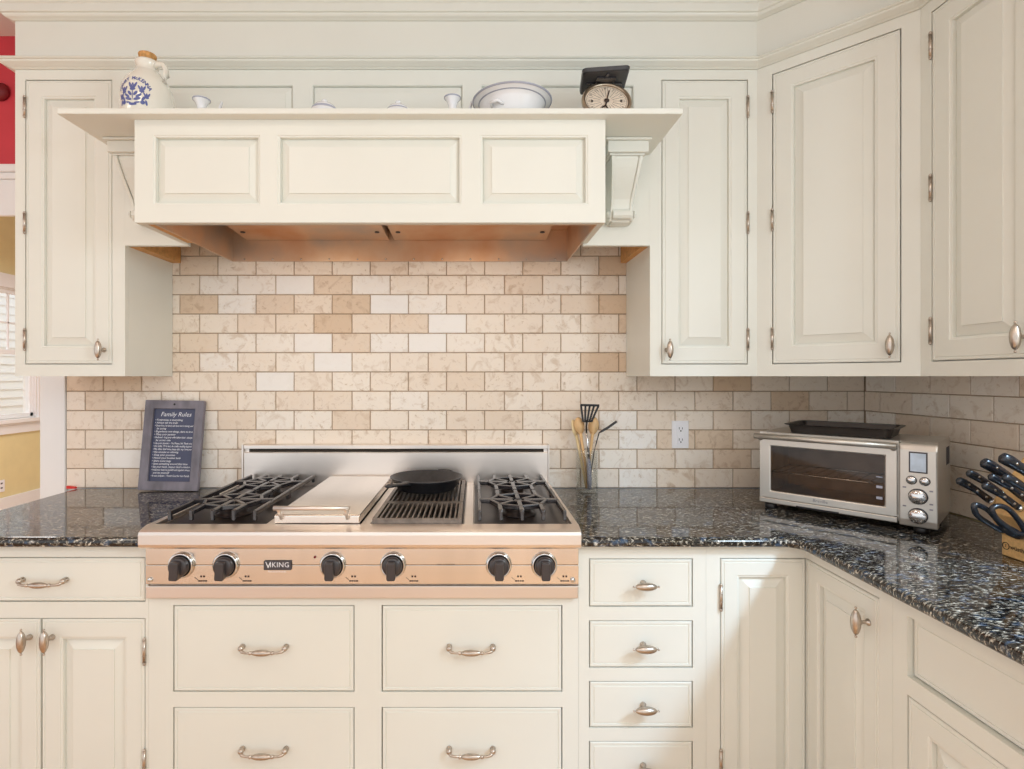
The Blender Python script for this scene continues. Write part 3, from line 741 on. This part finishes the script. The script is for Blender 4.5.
# ------------------------------------------------------------------ framed slate with family rules
sg = thing('rules_sign', 'framed slate lettered with family rules leaning on the tiles', 'sign', (X_(173, -.03), -.052, ZC+.001))
sgr = Matrix.Rotation(math.radians(-7), 4, 'X') @ Matrix.Rotation(math.radians(.9), 4, 'Y')
fw, fh, fb = .234, .354, .034
def tilt(mb): return mb.xf(sgr)
lift = .0020
mb = MB().holed(-fw/2, fw/2, 0, fh, [(-fw/2+fb, fw/2-fb, fb, fh-fb)], -.018, 0); mb.xf(T((0, 0, lift)))
tilt(mb).build('frame', 'frame', sg, bev=.003)
mb = MB().box(-fw/2+fb-.0005, fw/2-fb+.0005, -.008, -.002, fb, fh-fb); mb.xf(T((0, 0, lift))); tilt(mb).build('slate', 'slate', sg)
mb = MB().lathe([(.004, -.0182), (.004, -.0186), (.0005, -.0187)], (0, 0, fh-.016+lift), 'y', 12); tilt(mb).build('hang_hole', 'black', sg)
tm = MB(); merge(tm, text_mb('Family Rules', .0245, shear=.25), T((.004, 0, fh-fb-.022)))
lines = ['• Forgiveness is everything', '• Always tell the truth', '• Show love, be kind, ask how one is doing, and', '   be caring', '• Experience new things, dare to love', '• Obey your parents', '• Husband - hug your wife before bed - always',
         '   be on her side', '• Use your manners - Yes Please, No Thank you', '• Do crafts, TV is last, do crafts reading is good', '• Play often, think twice, keep calm, say I love you', '• No excuses or whining', '• Keep your promises', '• Honor your brother both',
         '• Share some hugs', '• Save something around that time', '• Eat your meals, respect God’s creation', '• Hold your head, be grateful and together always,', '   just be yourself', '• In our prayers - Thank God for this Family']
lw_ = fw-2*fb-.012
for i, l in enumerate(lines):
    lm = text_mb(l, .0102, 'LEFT', shear=.2, bold=.00012); k = min(1, lw_/max(v[0] for v in lm.v))
    merge(tm, lm, T((-fw/2+fb+.006, 0, fh-fb-.044-i*.0116)) @ Matrix.Diagonal((k, 1, 1, 1)))
tm.xf(T((0, -.0086, lift))); tilt(tm).build('lettering', 'letter', sg)

# ------------------------------------------------------------------ small red clip
mb = MB(); mb.prism([(0, 0), (.038, 0), (.036, .007), (.012, .011), (0, .012)], -.012, 0, 'y')
o = mb.build('bag_clip', 'redplastic', loc=(X_(66.5, -.015), -.006, ZC+.0005), bev=.002); tag(o, 'tiny red plastic clip at the left end of the tiles', 'clip')

# ------------------------------------------------------------------ outlet on the tiles
t = thing('wall_outlet', 'white double outlet on the tiles beside the utensil jar', 'outlet', (X_(680, 0), -.0005, Z_(434.5, 0)))
MB().rings(-.034, .034, -.056, .056, [(0, -.002), (.002, -.005), (.018, -.005), (.0185, -.0045), (.019, -.0065)], 0).build('cover_plate', 'outlet', t)
for zz in (.0225, -.0225):
    s2 = MB().box(-.014, .014, -.0078, -.0066, zz-.014, zz+.014).build('socket', 'outlet', t, bev=.003)
    MB().box(-.0075, -.005, -.0084, -.0079, zz-.001, zz+.008).build('slot', 'slot', s2); MB().box(.005, .0075, -.0084, -.0079, zz-.001, zz+.007).build('slot', 'slot', s2); MB().lathe([(.003, -.0084), (.003, -.0079)], (0, 0, zz-.007), 'y', 10).build('ground_hole', 'slot', s2)

# ------------------------------------------------------------------ utensil jar
jx, jy = X_(587, -.075), -.075
jar = thing('utensil_jar', 'tall clear glass jar holding cooking utensils', 'jar', (jx, jy, ZC+.0005))
MB().lathe([(.0005, 0), (.038, 0), (.0425, .004), (.0425, .150), (.0445, .153), (.0445, .158), (.0425, .160), (.0425, .166), (.039, .166), (.039, .008), (.036, .006), (.0005, .006)], n=40, caps=False).build('glass_body', 'glass', jar)
mb = MB(); mb.lathe([(.0005, .001), (.041, .001), (.0435, .004), (.0435, .006), (.0005, .0062)], n=32, caps=False); 
def utensil(name, label, loc): return thing(name, label, 'utensil', (jx+loc[0], jy+loc[1], ZC+.0085+loc[2]))
def spoon(label, px, py, yoff, basex, mat, yaw, ln):
    X = X_(px, jy+yoff); Zt = Z_(py, jy+yoff)       # centre of the bowl
    t = utensil('wooden_spoon', label, (basex, yoff*.3, .002))
    top = Vector((X-t.location.x, yoff*.7, Zt-t.location.z)); ax = top.normalized()
    side = Vector((math.cos(yaw), math.sin(yaw), 0)); side = (side-ax*side.dot(ax)).normalized(); nrm = side.cross(ax)
    mb = MB(); mb.tube([ax*.004, ax*(top.length*.5), top-ax*.028], [.0055, .005, .006], 10)
    mb.build('handle', mat, t)
    mb = MB(); vs = []; nu, nv = 10, 24
    rot = Matrix((side, nrm, ax)).transposed().to_4x4(); rot.translation = top
    m2 = MB(); prof = []
    for i in range(7):
        r = i/6
        for k in range(nv):
            a = 2*PI*k/nv; vs.append((.0195*r*math.cos(a)*(1 if math.sin(a) > -.3 else .93), .010*(1-r*r)-.004, .034*r*math.sin(a)))
    for i in range(7):
        r = (6-i)/6
        for k in range(nv):
            a = 2*PI*k/nv; vs.append((.0205*r*math.cos(a)*(1 if math.sin(a) > -.3 else .93), .014*(1-r*r)-.0035+.001, .035*r*math.sin(a)))
    fs = [(i*nv+k, i*nv+(k+1) % nv, (i+1)*nv+(k+1) % nv, (i+1)*nv+k) for i in range(13) for k in range(nv)]
    m2.add(vs, fs, True); m2.xf(rot); m2.build('bowl', mat, t)
spoon('wooden spoon at the front left of the glass jar, bowl facing out', 579.5, 426, -.004, .008, 'wood', .1, 0)
spoon('wooden spoon at the right of the glass jar, bowl facing out', 593.5, 426, .006, -.002, 'wood', -.15, 0)
spoon('pale wooden spoon turned sideways at the left back of the glass jar', 575, 428, .017, .0, 'wood2', .9, 0)
# turner: slotted nylon head, steel shank, speckled grip inside the jar
t = utensil('slotted_turner', 'black slotted turner standing head up in the glass jar', (.004, -.024, 0))
P = lambda px, py, dy=0: Vector((X_(px, t.location.y+dy)-t.location.x, dy, Z_(py, t.location.y+dy)-t.location.z))
mb = MB(); mb.tube([P(589.5, 489), P(589.3, 478), P(589, 464), P(588.7, 459)], [.011, .0125, .012, .007], 14, flat=.7); mb.build('grip', 'speckle', t)
mb = MB(); mb.tube([P(588.7, 459), P(588, 446), P(586.5, 432)], [.0055, .005, .0045], 10); mb.build('shank', 'chrome', t)
mb = MB(); mb.tube([P(586.5, 433), P(586.4, 426), P(587, 420)], [.006, .006, .008], 10, flat=.5)
h0 = P(583, 421.5); h1 = P(591.5, 421.5); h2 = P(599.5, 406); h3 = P(580, 405.5)
def lerp(a, b, f): return a+(b-a)*f
mb.bar(h0, h1, .006, .003, (0, 1, 0)); mb.bar(P(580.4, 405), P(599.3, 405.5), .009, .003, (0, 1, 0))
for f in (0, .25, .5, .75, 1): mb.bar(lerp(h0, h1, f), lerp(P(581, 405), P(598.6, 405.5), f), .0075, .003, (0, 1, 0))
mb.build('slotted_head', 'black', t)
t = utensil('offset_spatula', 'thin dark bent metal spatula leaning right out of the glass jar', (.004, .012, 0))
mb = MB(); mb.tube([P(589, 486), P(594, 452), P(596, 444), P(599, 433), P(602, 431), P(608, 427.5), P(616.5, 421.5)], [.005, .004, .004, .005, .010, .011, .010], 8, flat=.45)
mb.build('blade', 'iron', t)

# ------------------------------------------------------------------ toaster oven
th = math.radians(47)
ov = thing('toaster_oven', 'silver countertop toaster oven with round dials set across the corner', 'toaster oven', (.978, -.322, ZC+.0005), -th)
OW, OD, z0, z1 = .478, .285, .018, .262
mb = MB()
mb.holed(.004, .388, z0+.012, z1, [(.03, .368, .060, .232)], .006, .02)
mb.box(.004, OW-.006, .021, .022, z0+.006, .0605); mb.box(.004, .0295, .021, .022, .0605, .233); mb.box(.3685, OW-.006, .021, .022, .0605, .233)
mb.prism([(.021, z1), (OD-.03, z1), (OD, z1-.02), (OD, z0+.006), (OD-.003, z0+.006), (OD-.003, z1-.02), (OD-.03, z1-.004), (.021, z1-.004)], .004, OW-.004, 'x')
mb.box(.004, .008, .021, OD-.004, z0+.006, z1-.004); mb.box(OW-.008, OW-.004, .021, OD-.004, z0+.006, z1-.004)
mb.box(.004, OW-.004, .021, OD-.004, z0+.006, z0+.010)
body = mb.build('body', 'silver', ov, bev=.0015)
mb = MB(); mb.box(.022, .376, .24, .244, .05, .245); mb.box(.022, .376, .024, .24, .048, .052); mb.box(.022, .376, .024, .24, .243, .247); mb.box(.018, .022, .024, .244, .048, .247); mb.box(.376, .380, .024, .244, .048, .247)
mb.build('cavity', 'cavity', ov)
mb = MB()
for i in range(12): x = .03+i*.031; mb.cyl((x, .03, .125), (x, .235, .125), .0013, n=6)
for y in (.03, .235): mb.cyl((.023, y, .125), (.375, y, .125), .003, n=6)
mb.build('rack', 'chrome', ov)
dr = MB().holed(.010, .385, .042, z1-.006, [(.044, .356, .066, .216)], -.010, .0055).build('door', 'silver', ov, bev=.004)
MB().box(.0435, .3565, -.0075, -.0055, .0655, .2165).build('window_glass', 'ovenglass', dr)
mb = MB()
for zz in (.150, .118, .085): mb.box(.336, .351, -.0081, -.0077, zz, zz+.008 if zz < .14 else zz+.003)
mb.build('window_marking', 'greyblue', dr)
mb = MB(); mb.tube([(.002, -.038, .250), (.388, -.038, .250)], .0095, 14)
for x in (.012, .378): mb.tube([(x, -.038, .250), (x, -.020, .246), (x, -.0105, .240)], [.0098, .0085, .008], 12)
mb.build('door_handle', 'silver', dr)
text_mb('Breville', .014).build('logo', 'frame', dr, (.19, -.0104, .053))
MB().box(.006, .386, -.006, .0055, z0+.004, .0395).build('crumb_tray', 'silver', ov, bev=.003)
MB().box(.12, .24, -.0075, -.0062, z0+.004, .027).build('tray_pull', 'black', ov)
cpn = MB().prism([(-.012, z0+.002), (-.015, .04), (-.015, .24), (-.010, z1-.006), (.0, z1), (.02, z1), (.02, z0+.002)], .3905, OW, 'x').build('control_panel', 'silver', ov, bev=.004)
mb = MB().box(.414, .456, -.0165, -.0152, .176, .236); fr = mb.build('display_bezel', 'slot', cpn, bev=.002)
MB().box(.4175, .4525, -.0172, -.0166, .180, .232).build('display', 'lcd', cpn)
for x in (.420, .450):
    MB().lathe([(.0125, 0), (.0125, -.002)], (x, -.0152, .154), 'y', 20).build('button_ring', 'slot', cpn)
    MB().lathe([(.0108, 0), (.0108, -.005), (.0095, -.0065), (.0005, -.007)], (x, -.0152, .154), 'y', 20).build('button', 'chrome', cpn)
for zz in (.109, .054):
    MB().lathe([(.0225, 0), (.0225, -.003)], (.435, -.0152, zz), 'y', 28).build('dial_ring', 'slot', cpn)
    MB().lathe([(.0205, 0), (.0205, -.014), (.019, -.016), (.0005, -.0165)], (.435, -.0152, zz), 'y', 28).build('dial', 'chrome', cpn)
mb = MB()
for x, z in ((.404, .132), (.404, .078), (.464, .128), (.464, .091), (.464, .076)): mb.box(x-.004, x+.004, -.0157, -.0153, z-.002, z+.002)
mb.build('panel_marking', 'frame', cpn)
for x in (.035, OW-.04):
    for y in (.02, OD-.04): MB().lathe([(.017, 0), (.019, .004), (.019, .0235)], (x, y, 0), 'z', 18).build('foot', 'black', ov)
mb = MB()
for i in range(6): mb.box(OW-.0038, OW-.0032, .19+i*.012, .196+i*.012, .18, .235)
mb.build('side_vent', 'slot', ov)
# baking pan on the oven
pn = thing('baking_pan', 'dark metal baking pan resting on top of the toaster oven', 'pan', (.978+.222*math.cos(th)+.13*math.sin(th), -.322-.222*math.sin(th)+.13*math.cos(th), ZC+.2635), -th+.05)
def rr(w, d, r, n=5):
    o_ = []
    for cx_, cy_, a0_ in ((w/2-r, d/2-r, 0), (-w/2+r, d/2-r, PI/2), (-w/2+r, -d/2+r, PI), (w/2-r, -d/2+r, 1.5*PI)):
        for k in range(n+1): a = a0_+PI/2*k/n; o_.append((cx_+r*math.cos(a), cy_+r*math.sin(a)))
    return o_
mb = MB(); lay = [(.27, .195, .02, 0), (.285, .21, .022, .026), (.304, .228, .026, .027), (.308, .232, .027, .0285), (.304, .228, .026, .030), (.282, .207, .02, .029), (.268, .193, .018, .003)]
vs = []; m_ = 24
for w, d_, r, z in lay: vs += [(x, y, z) for x, y in rr(w, d_, r)]
fs = [(i*m_+k, i*m_+(k+1) % m_, (i+1)*m_+(k+1) % m_, (i+1)*m_+k) for i in range(len(lay)-1) for k in range(m_)]+[tuple(range(m_))[::-1], tuple(range(6*m_, 7*m_))]
mb.add(vs, fs); mb.build('pan_body', 'pan', pn)

# ------------------------------------------------------------------ knife block
kb = thing('knife_block', 'light wood knife block full of black handled knives at the right', 'knife block', (1.335, -.87, ZC+.0005))
y0, y1 = -.085, .048
dn = Vector((-.82, 0, .572)); upv = Vector((.572, 0, .82))
A = Vector((-.040, 0, .112)); Bq = A+upv*.165
poly = [(0, 0), (0, .050), (A.x, A.z), (Bq.x, Bq.z), (Bq.x+.09, Bq.z-.06), (.205, .10), (.205, 0)]
MB().prism(poly, y0, y1, 'y').build('wood_body', 'block', kb, bev=.003)
# the prism axis 'y' takes (x, z)
tm = MB(); merge(tm, text_mb('wüsthof', .0145, bold=.0003), T((.026, 0, 0))); merge(tm, text_mb('E', .011), T((-.008, 0, 0)))
tm.tube([(-.008+.0085*math.cos(2*PI*k/24), 0, .0085*math.sin(2*PI*k/24)) for k in range(24)], .001, 6, True, up=(0, 1, 0))
tm.build('lettering', 'ink', kb, (-.0006, .028, .026), (0, 0, -PI/2))
KD = [('small knife lowest and farthest left in the wooden block', 958, 478, -.765, .108, .0088), ('knife partly behind the lowest one in the wooden block', 968, 470.5, -.770, .108, .0085),
      ('slim knife just above the scissors in the wooden block', 983.5, 483, -.835, .112, .0078), ('knife between the slim one and the big ones in the wooden block', 990, 474, -.835, .114, .0085),
      ('large knife with a broad rounded handle end in the wooden block', 983, 460, -.800, .126, .0115), ('knife under the topmost one in the wooden block, nearest the picture edge', 1004, 474.5, -.875, .114, .0085),
      ('topmost large knife in the wooden block at the picture edge', 1001.5, 455, -.855, .135, .0120)]
for lab, px, py, Y, L, r in KD:
    far, near = -.70, -1.0                                       # slide along the sight line until the handle is L long outside the block
    for _ in range(40):
        Y = (far+near)/2; X = X_(px, Y); Z = Z_(py, Y)
        if dn.dot(Vector((X-1.335, 0, Z-ZC-.0005))-A) > L: near = Y
        else: far = Y
    t = thing('kitchen_knife', lab, 'knife', (X, Y, Z), 0, 'knives in the wooden block')
    mb = MB(); ax = -dn; u = upv
    r *= 1.12; pts = [ax*0.001, ax*.006+u*0, ax*.022-u*.001, ax*(L*.5)+u*.0015, ax*(L*.8), ax*(L-.012)]
    mb.tube([p-u*(.004 if i < 2 else 0) for i, p in enumerate(pts)], [r*.55, r*1.0, r*1.08, r*.88, r*.95, r*.92], 12, flat=1.35 if False else 1.0, up=(0, 1, 0))
    n0 = len(mb.v)
    for i, v in enumerate(mb.v): mb.v[i] = (v[0], v[1]*.72, v[2])
    h = mb.build('handle', 'handle', t)
    for f in (.25, .5, .75): MB().lathe([(.0028, -r*.72-.0004), (.0028, r*.72+.0004)], ax*(L*f), 'y', 10).build('rivet', 'nickel', h)
    mb = MB(); mb.tube([ax*(L-.012), ax*(L-.002)], [r*.95, r*.8], 12); mb.build('bolster', 'chrome', t)
    mb = MB(); mb.bar(ax*(L-.002), ax*(L+.012), .002, r*1.6, tuple(u)); mb.build('blade', 'chrome', t)
# kitchen scissors in the lowest slot
t = thing('kitchen_scissors', 'black handled kitchen scissors in the lowest slot of the wooden block', 'scissors', (1.29, -.915, 1.0))
Q = lambda px, py, Y: Vector((X_(px, Y)-1.29, Y+.915, Z_(py, Y)-1.0))
def loop(ptl, Y, nm):
    pts = [Q(px, py, Y) for px, py in ptl]; sm = []
    n = len(pts)
    for i in range(n):
        a, b, c, d_ = pts[i-1], pts[i], pts[(i+1) % n], pts[(i+2) % n]
        for k in range(5):
            f = k/5; sm.append(.5*((2*b)+(c-a)*f+(2*a-5*b+4*c-d_)*f*f+(3*b-a-3*c+d_)*f**3))
    MB().tube(sm, .0062, 10, True, up=(0, 1, 0)).build(nm, 'handle', t)
loop([(974, 506), (979, 505.5), (989, 511), (998, 521), (1005, 530), (1000, 530), (988, 523), (977, 515)], -.905, 'finger_loop')
loop([(992, 509), (999, 506), (1008, 509), (1016, 517), (1023, 527), (1025, 534), (1016, 533), (1006, 526), (996, 518)], -.925, 'finger_loop')
mb = MB(); mb.tube([Q(1003, 527, -.914), Q(1010, 531, -.915), Q(1018, 535, -.914), Q(1026, 536, -.910)], [.008, .012, .011, .009], 10, up=(0, 1, 0)); mb.build('pivot', 'handle', t)

# ------------------------------------------------------------------ things on the hood shelf
ZS = 2.1605
# jug
JY = -.455; jxx = X_(147.5, JY)
jg = thing('stoneware_jug', 'white stoneware jug with blue floral print and a cork at the left of the shelf', 'jug', (jxx, JY, ZS))
JP = [(.0005, 0), (.072, 0), (.079, .006), (.0825, .03), (.083, .08), (.082, .105), (.077, .130), (.066, .152), (.050, .170), (.036, .181), (.0295, .187), (.0285, .196), (.031, .204), (.0335, .212), (.032, .217), (.024, .218), (.022, .205), (.0005, .203)]
JP = [(r*.925 if 0 < h < .18 else r*1.08, h) for r, h in JP]; MB().lathe(JP, n=48, caps=False).build('jug_body', 'jug', jg)
MB().lathe([(.0205, .2065), (.0265, .240), (.0255, .242), (.0005, .243)], n=24).build('cork', 'cork', jg)
mb = MB(); ha = math.radians(-14); hd = Vector((math.cos(ha), math.sin(ha), 0))
mb.tube([hd*.028+Vector((0, 0, .200)), hd*.044+Vector((0, 0, .206)), hd*.062+Vector((0, 0, .200)), hd*.071+Vector((0, 0, .184)), hd*.073+Vector((0, 0, .162)), hd*.064+Vector((0, 0, .143))], [.009, .0085, .008, .008, .009, .010], 12); mb.build('handle', 'jug', jg)
def jr(z):
    for (r0, h0_), (r1, h1_) in zip(JP[1:], JP[2:]):
        if h0_ <= z <= h1_ and h1_ > h0_: return r0+(r1-r0)*(z-h0_)/(h1_-h0_)
    return .083
pm = MB()
def pet(cx, cz, w, h, rot, n=10):
    vs = [(cx+w*math.cos(2*PI*k/n)*math.cos(rot)-h*math.sin(2*PI*k/n)*math.sin(rot), 0, cz+w*math.cos(2*PI*k/n)*math.sin(rot)+h*math.sin(2*PI*k/n)*math.cos(rot)) for k in range(n)]
    pm.add(vs, [tuple(range(n))])
def flower(cx, cz, s):
    for k in (-1, 0, 1): pet(cx+k*.006*s, cz+(.002 if k else .0)*s, .003*s, .009*s, -k*.45)
    pet(cx, cz-.007*s, .007*s, .004*s, 0)
flower(0, .112, 1.15); flower(.024, .105, .95); flower(-.026, .103, .95); flower(.036, .088, .8); flower(-.036, .086, .8)
pet(0, .09, .0012, .018, 0)
for sx in (-1, 1):
    pet(sx*.008, .092, .004, .008, -sx*.7); pet(sx*.016, .086, .0035, .009, -sx*1.0); pet(sx*.022, .093, .001, .011, -sx*.6); pet(sx*.012, .077, .004, .010, -sx*1.3); pet(sx*.028, .079, .0035, .008, -sx*.6); pet(sx*.026, .068, .006, .006, 0); pet(sx*.012, .067, .008, .0025, sx*.2); pet(sx*.035, .068, .003, .008, sx*.2)
pet(0, .062, .012, .0035, 0)
for i, ch in enumerate('HENRY McKENNA'):
    a = (i-6)*.175; cm = text_mb(ch, .0138, bold=.0005); merge(pm, cm, T((.050*math.sin(a), 0, .082+.054*math.cos(a))) @ Matrix.Rotation(a, 4, 'Y'))
pv = []
for x, y, z in pm.v:
    z = .076+(z-.088)*1.12; x *= 1.12; r = jr(z)+.0007; a = math.radians(-90)+x/.078; pv.append((r*math.cos(a), r*math.sin(a), z))
pm.v = pv; pm.build('blue_print', 'blue', jg)
# two chambersticks
def chamberstick(px, label, top):
    Y = -.45; t = thing('chamberstick', label, 'candlestick', (X_(px, Y), Y, ZS), 0, 'white candlesticks on the hood shelf')
    h = top
    MB().lathe([(.0005, 0), (.045, 0), (.052, .008), (.050, .010), (.040, .006), (.016, .010), (.013, .03), (.013, h-.030), (.017, h-.016), (.026, h-.004), (.027, h), (.024, h+.0005), (.014, h-.012), (.011, h-.03), (.0005, h-.032)], n=32, caps=False).build('candle_cup', 'porc', t)
    MB().lathe([(.0262, h-.005), (.0275, h-.003), (.0275, h-.001)], n=32, caps=False).build('blue_rim', 'greyblue', t)
    mb = MB(); mb.tube([(.046, .0, .012), (.050, .004, .03), (.052, .006, .052), (.056, .008, .078), (.062, .008, .098)], [.006, .005, .005, .005, .004], 10); mb.build('finger_handle', 'porc', t)
chamberstick(201.5, 'white candlestick with a flared cup next to the jug on the shelf', .102)
chamberstick(452.5, 'white candlestick with a flared cup beside the large bowl on the shelf', .108)
def lidded(px, label, w, h):
    Y = -.45; t = thing('lidded_pot', label, 'pot', (X_(px, Y), Y, ZS), 0, 'small lidded pots on the hood shelf')
    MB().lathe([(.0005, 0), (.028, 0), (.030, .004), (.044, .03), (.046, h-.035), (.042, h-.030), (.0005, h-.031)], n=32, caps=False).build('pot_body', 'porc', t)
    MB().lathe([(w, h-.0295), (w*1.02, h-.026), (w*.98, h-.023)], n=32, caps=False).build('blue_rim', 'greyblue', t)
    ld = MB().lathe([(w, h-.0298), (w*.98, h-.0225), (w*.8, h-.014), (w*.4, h-.008), (.006, h-.007), (.006, h-.003), (.010, h+.002), (.007, h+.006), (.0005, h+.007)], n=32).build('lid', 'porc', t)
lidded(324.5, 'white lidded pot left of centre on the hood shelf', .040, .094)
lidded(398, 'white lidded pot right of centre on the hood shelf, beside the candlestick', .036, .090)
# large bowl
Y = -.455; t = thing('large_bowl', 'large white bowl with a wide rim and grey blue lines on the shelf', 'bowl', (X_(512, Y), Y, ZS))
MB().lathe([(.0005, 0), (.062, 0), (.064, .006), (.085, .035), (.098, .066), (.105, .080), (.124, .086), (.127, .089), (.124, .092), (.104, .087), (.095, .070), (.06, .012), (.0005, .010)], n=56, caps=False).build('bowl_body', 'porc', t)
mb = MB(); mb.lathe([(.1235, .0852), (.1275, .0875), (.1278, .0895)], n=56, caps=False); mb.lathe([(.1035, .0785), (.1065, .0800), (.1085, .0806)], n=56, caps=False)
mb.build('rim_lines', 'greyblue', t)
for a in (math.radians(235), math.radians(55)):
    d_ = Vector((math.cos(a), math.sin(a), 0)); s2 = Vector((-d_.y, d_.x, 0))
    mb = MB(); mb.tube([d_*.083+s2*.02+Vector((0, 0, .045)), d_*.105+s2*.012+Vector((0, 0, .05)), d_*.105-s2*.012+Vector((0, 0, .05)), d_*.083-s2*.02+Vector((0, 0, .045))], .005, 10); mb.build('lug_handle', 'porc', t)
# kitchen scale
Y = -.47; X = X_(607.5, -.50)
t = thing('kitchen_scale', 'antique dial kitchen scale with a dark square tray at the right of the shelf', 'scale', (X, Y, ZS))
MB().prism([(-.034, 0), (.095, 0), (.095, .09), (.085, .115), (.020, .115)], -.048, .048, 'x').build('scale_body', 'iron', t, bev=.006)
dz = .0745; tm_ = T((0, -.012, dz)) @ Matrix.Rotation(math.radians(-24), 4, 'X')
mb = MB(); mb.lathe([(.078, .0), (.079, -.006), (.077, -.012), (.071, -.014), (.067, -.010), (.067, -.006)], (0, 0, 0), 'y', 56, caps=False); mb.lathe([(.078, 0), (.0005, .0)], (0, 0, 0), 'y', 56, caps=False); mb.xf(tm_); ddl = mb.build('dial_rim', 'dialrim', t)
mb = MB().lathe([(.0675, -.0062), (.0005, -.0063)], (0, 0, 0), 'y', 48, caps=False); mb.xf(tm_); mb.build('dial_face', 'dialface', t)
mb = MB()
for k in range(40):
    a = 2*PI*k/40; r0_ = .020 if k % 2 == 0 else .045
    mb.bar((r0_*math.cos(a), -.0068, r0_*math.sin(a)), (.060*math.cos(a), -.0068, .060*math.sin(a)), .0007, .0004, (0, 1, 0))
mb.tube([(.0625*math.cos(2*PI*k/48), -.0068, .0625*math.sin(2*PI*k/48)) for k in range(48)], .0005, 4, True, up=(0, 1, 0))
for x in (-.046, .046): mb.lathe([(.0042, -.0062), (.0042, -.0078), (.0005, -.008)], (x, 0, 0), 'y', 10)
for k, s in enumerate(('24', '2', '4', '6', '8', '10', '12', '14', '16', '18', '20', '22')):
    a = PI/2-2*PI*k/12; merge(mb, text_mb(s, .0085), T((.0555*math.cos(a), -.007, .0555*math.sin(a))))
mb.xf(tm_); mb.build('dial_marks', 'ink', t)
mb = MB(); a = math.radians(75); pd = Vector((math.cos(a), 0, math.sin(a))); o_ = Vector((0, -.0095, 0))
mb.bar(o_, pd*.046+o_, .0035, .001, (0, 1, 0)); mb.bar(o_, -pd*.024+o_, .005, .001, (0, 1, 0)); mb.lathe([(.008, -.008), (.008, -.0105), (.0005, -.012)], (0, 0, 0), 'y', 16)
for sg_ in (-.6, .6): mb.bar(-pd*.022+o_, -pd*.022+Vector((math.cos(a+PI+sg_), 0, math.sin(a+PI+sg_)))*.016+o_, .0045, .001, (0, 1, 0))
mb.xf(tm_); mb.build('pointer', 'ink', t)
tw = .072; rz_ = Matrix.Rotation(math.radians(-7), 4, 'Z')
mb = MB(); mb.box(-.012, .012, .03, .055, .1152, .152); mb.build('tray_post', 'iron', t)
lay = [(.134, .134, .012, .154), (.142, .142, .014, .156), (.146, .146, .015, .167), (.140, .140, .013, .167), (.137, .137, .012, .158)]
mb = MB(); vs = []
for w, d_, r, z in lay: vs += [(x, y, z) for x, y in rr(w, d_, r)]
fs = [(i*m_+k, i*m_+(k+1) % m_, (i+1)*m_+(k+1) % m_, (i+1)*m_+k) for i in range(4) for k in range(m_)]+[tuple(range(m_))[::-1], tuple(range(4*m_, 5*m_))]
mb.add(vs, fs); mb.xf(T((0, .02, 0)) @ rz_); tr = mb.build('weighing_tray', 'iron', t)
mb = MB()
mb.box(-.030, .030, -.02, .06, .148, .1538); mb.box(-.058, .058, .016, .024, .150, .1538); mb.box(-.004, .004, -.04, .08, .150, .1538); mb.build('tray_bracket', 'grate', tr)

# ------------------------------------------------------------------ light
def area(name, loc, rot, sx, sy, power, col):
    l = bpy.data.lights.new(name, 'AREA'); l.shape = 'RECTANGLE'; l.size = sx; l.size_y = sy; l.energy = power; l.color = col
    o = bpy.data.objects.new(name, l); COL.objects.link(o); o.location = loc; o.rotation_euler = rot; return o
area('window_light', (1.60, -2.30, 1.95), (0, PI/2, 0), .6, .6, 36, (.74, .89, 1))
for x, y in ((-1.1, -1.7), (.4, -2.3), (-1.1, -3.0), (.9, -3.2), (-2.3, -1.6), (.2, -2.9)):  # unseen warm fill; the far-left one is added to brighten the right run
    l = bpy.data.lights.new('ceiling_fill_light', 'AREA'); l.shape = 'DISK'; l.size = .5; l.energy = 6; l.color = (1, .92, .80)
    o = bpy.data.objects.new('ceiling_fill_light', l); COL.objects.link(o); o.location = (x, y, CH-.02)
for x in (-.62, -.02): area('hood_light', (x, -.35, 1.90), (0, 0, 0), .25, .1, .85, (1, .87, .70))
v_ = Vector((.45, -.65, .45))-Vector((2.3, -2.6, 3.2))
o_ = area('window_light', (2.3, -2.6, 3.2), (0, 0, 0), .4, .4, 170, (.50, .74, 1)); o_.rotation_euler = v_.to_track_quat('-Z', 'Y').to_euler()
area('next_room_light', (-3.2, 2.2, 2.6), (0, 0, 0), 1.5, 1.5, 80, (1, .99, .97))
area('daylight', (-6.1, 3.2, 3.4), (0, math.radians(50), 0), 1.4, 1.4, 150, (.92, .96, 1))
w = bpy.data.worlds.new('world'); S.world = w; w.use_nodes = True
bgn = w.node_tree.nodes['Background']; bgn.inputs[0].default_value = (.97, .985, 1, 1); bgn.inputs[1].default_value = 1.85
S.view_settings.view_transform = 'Standard'; S.view_settings.look = 'None'; S.view_settings.gamma = 1; S.view_settings.use_curve_mapping = False
S.view_settings.exposure = -0.60
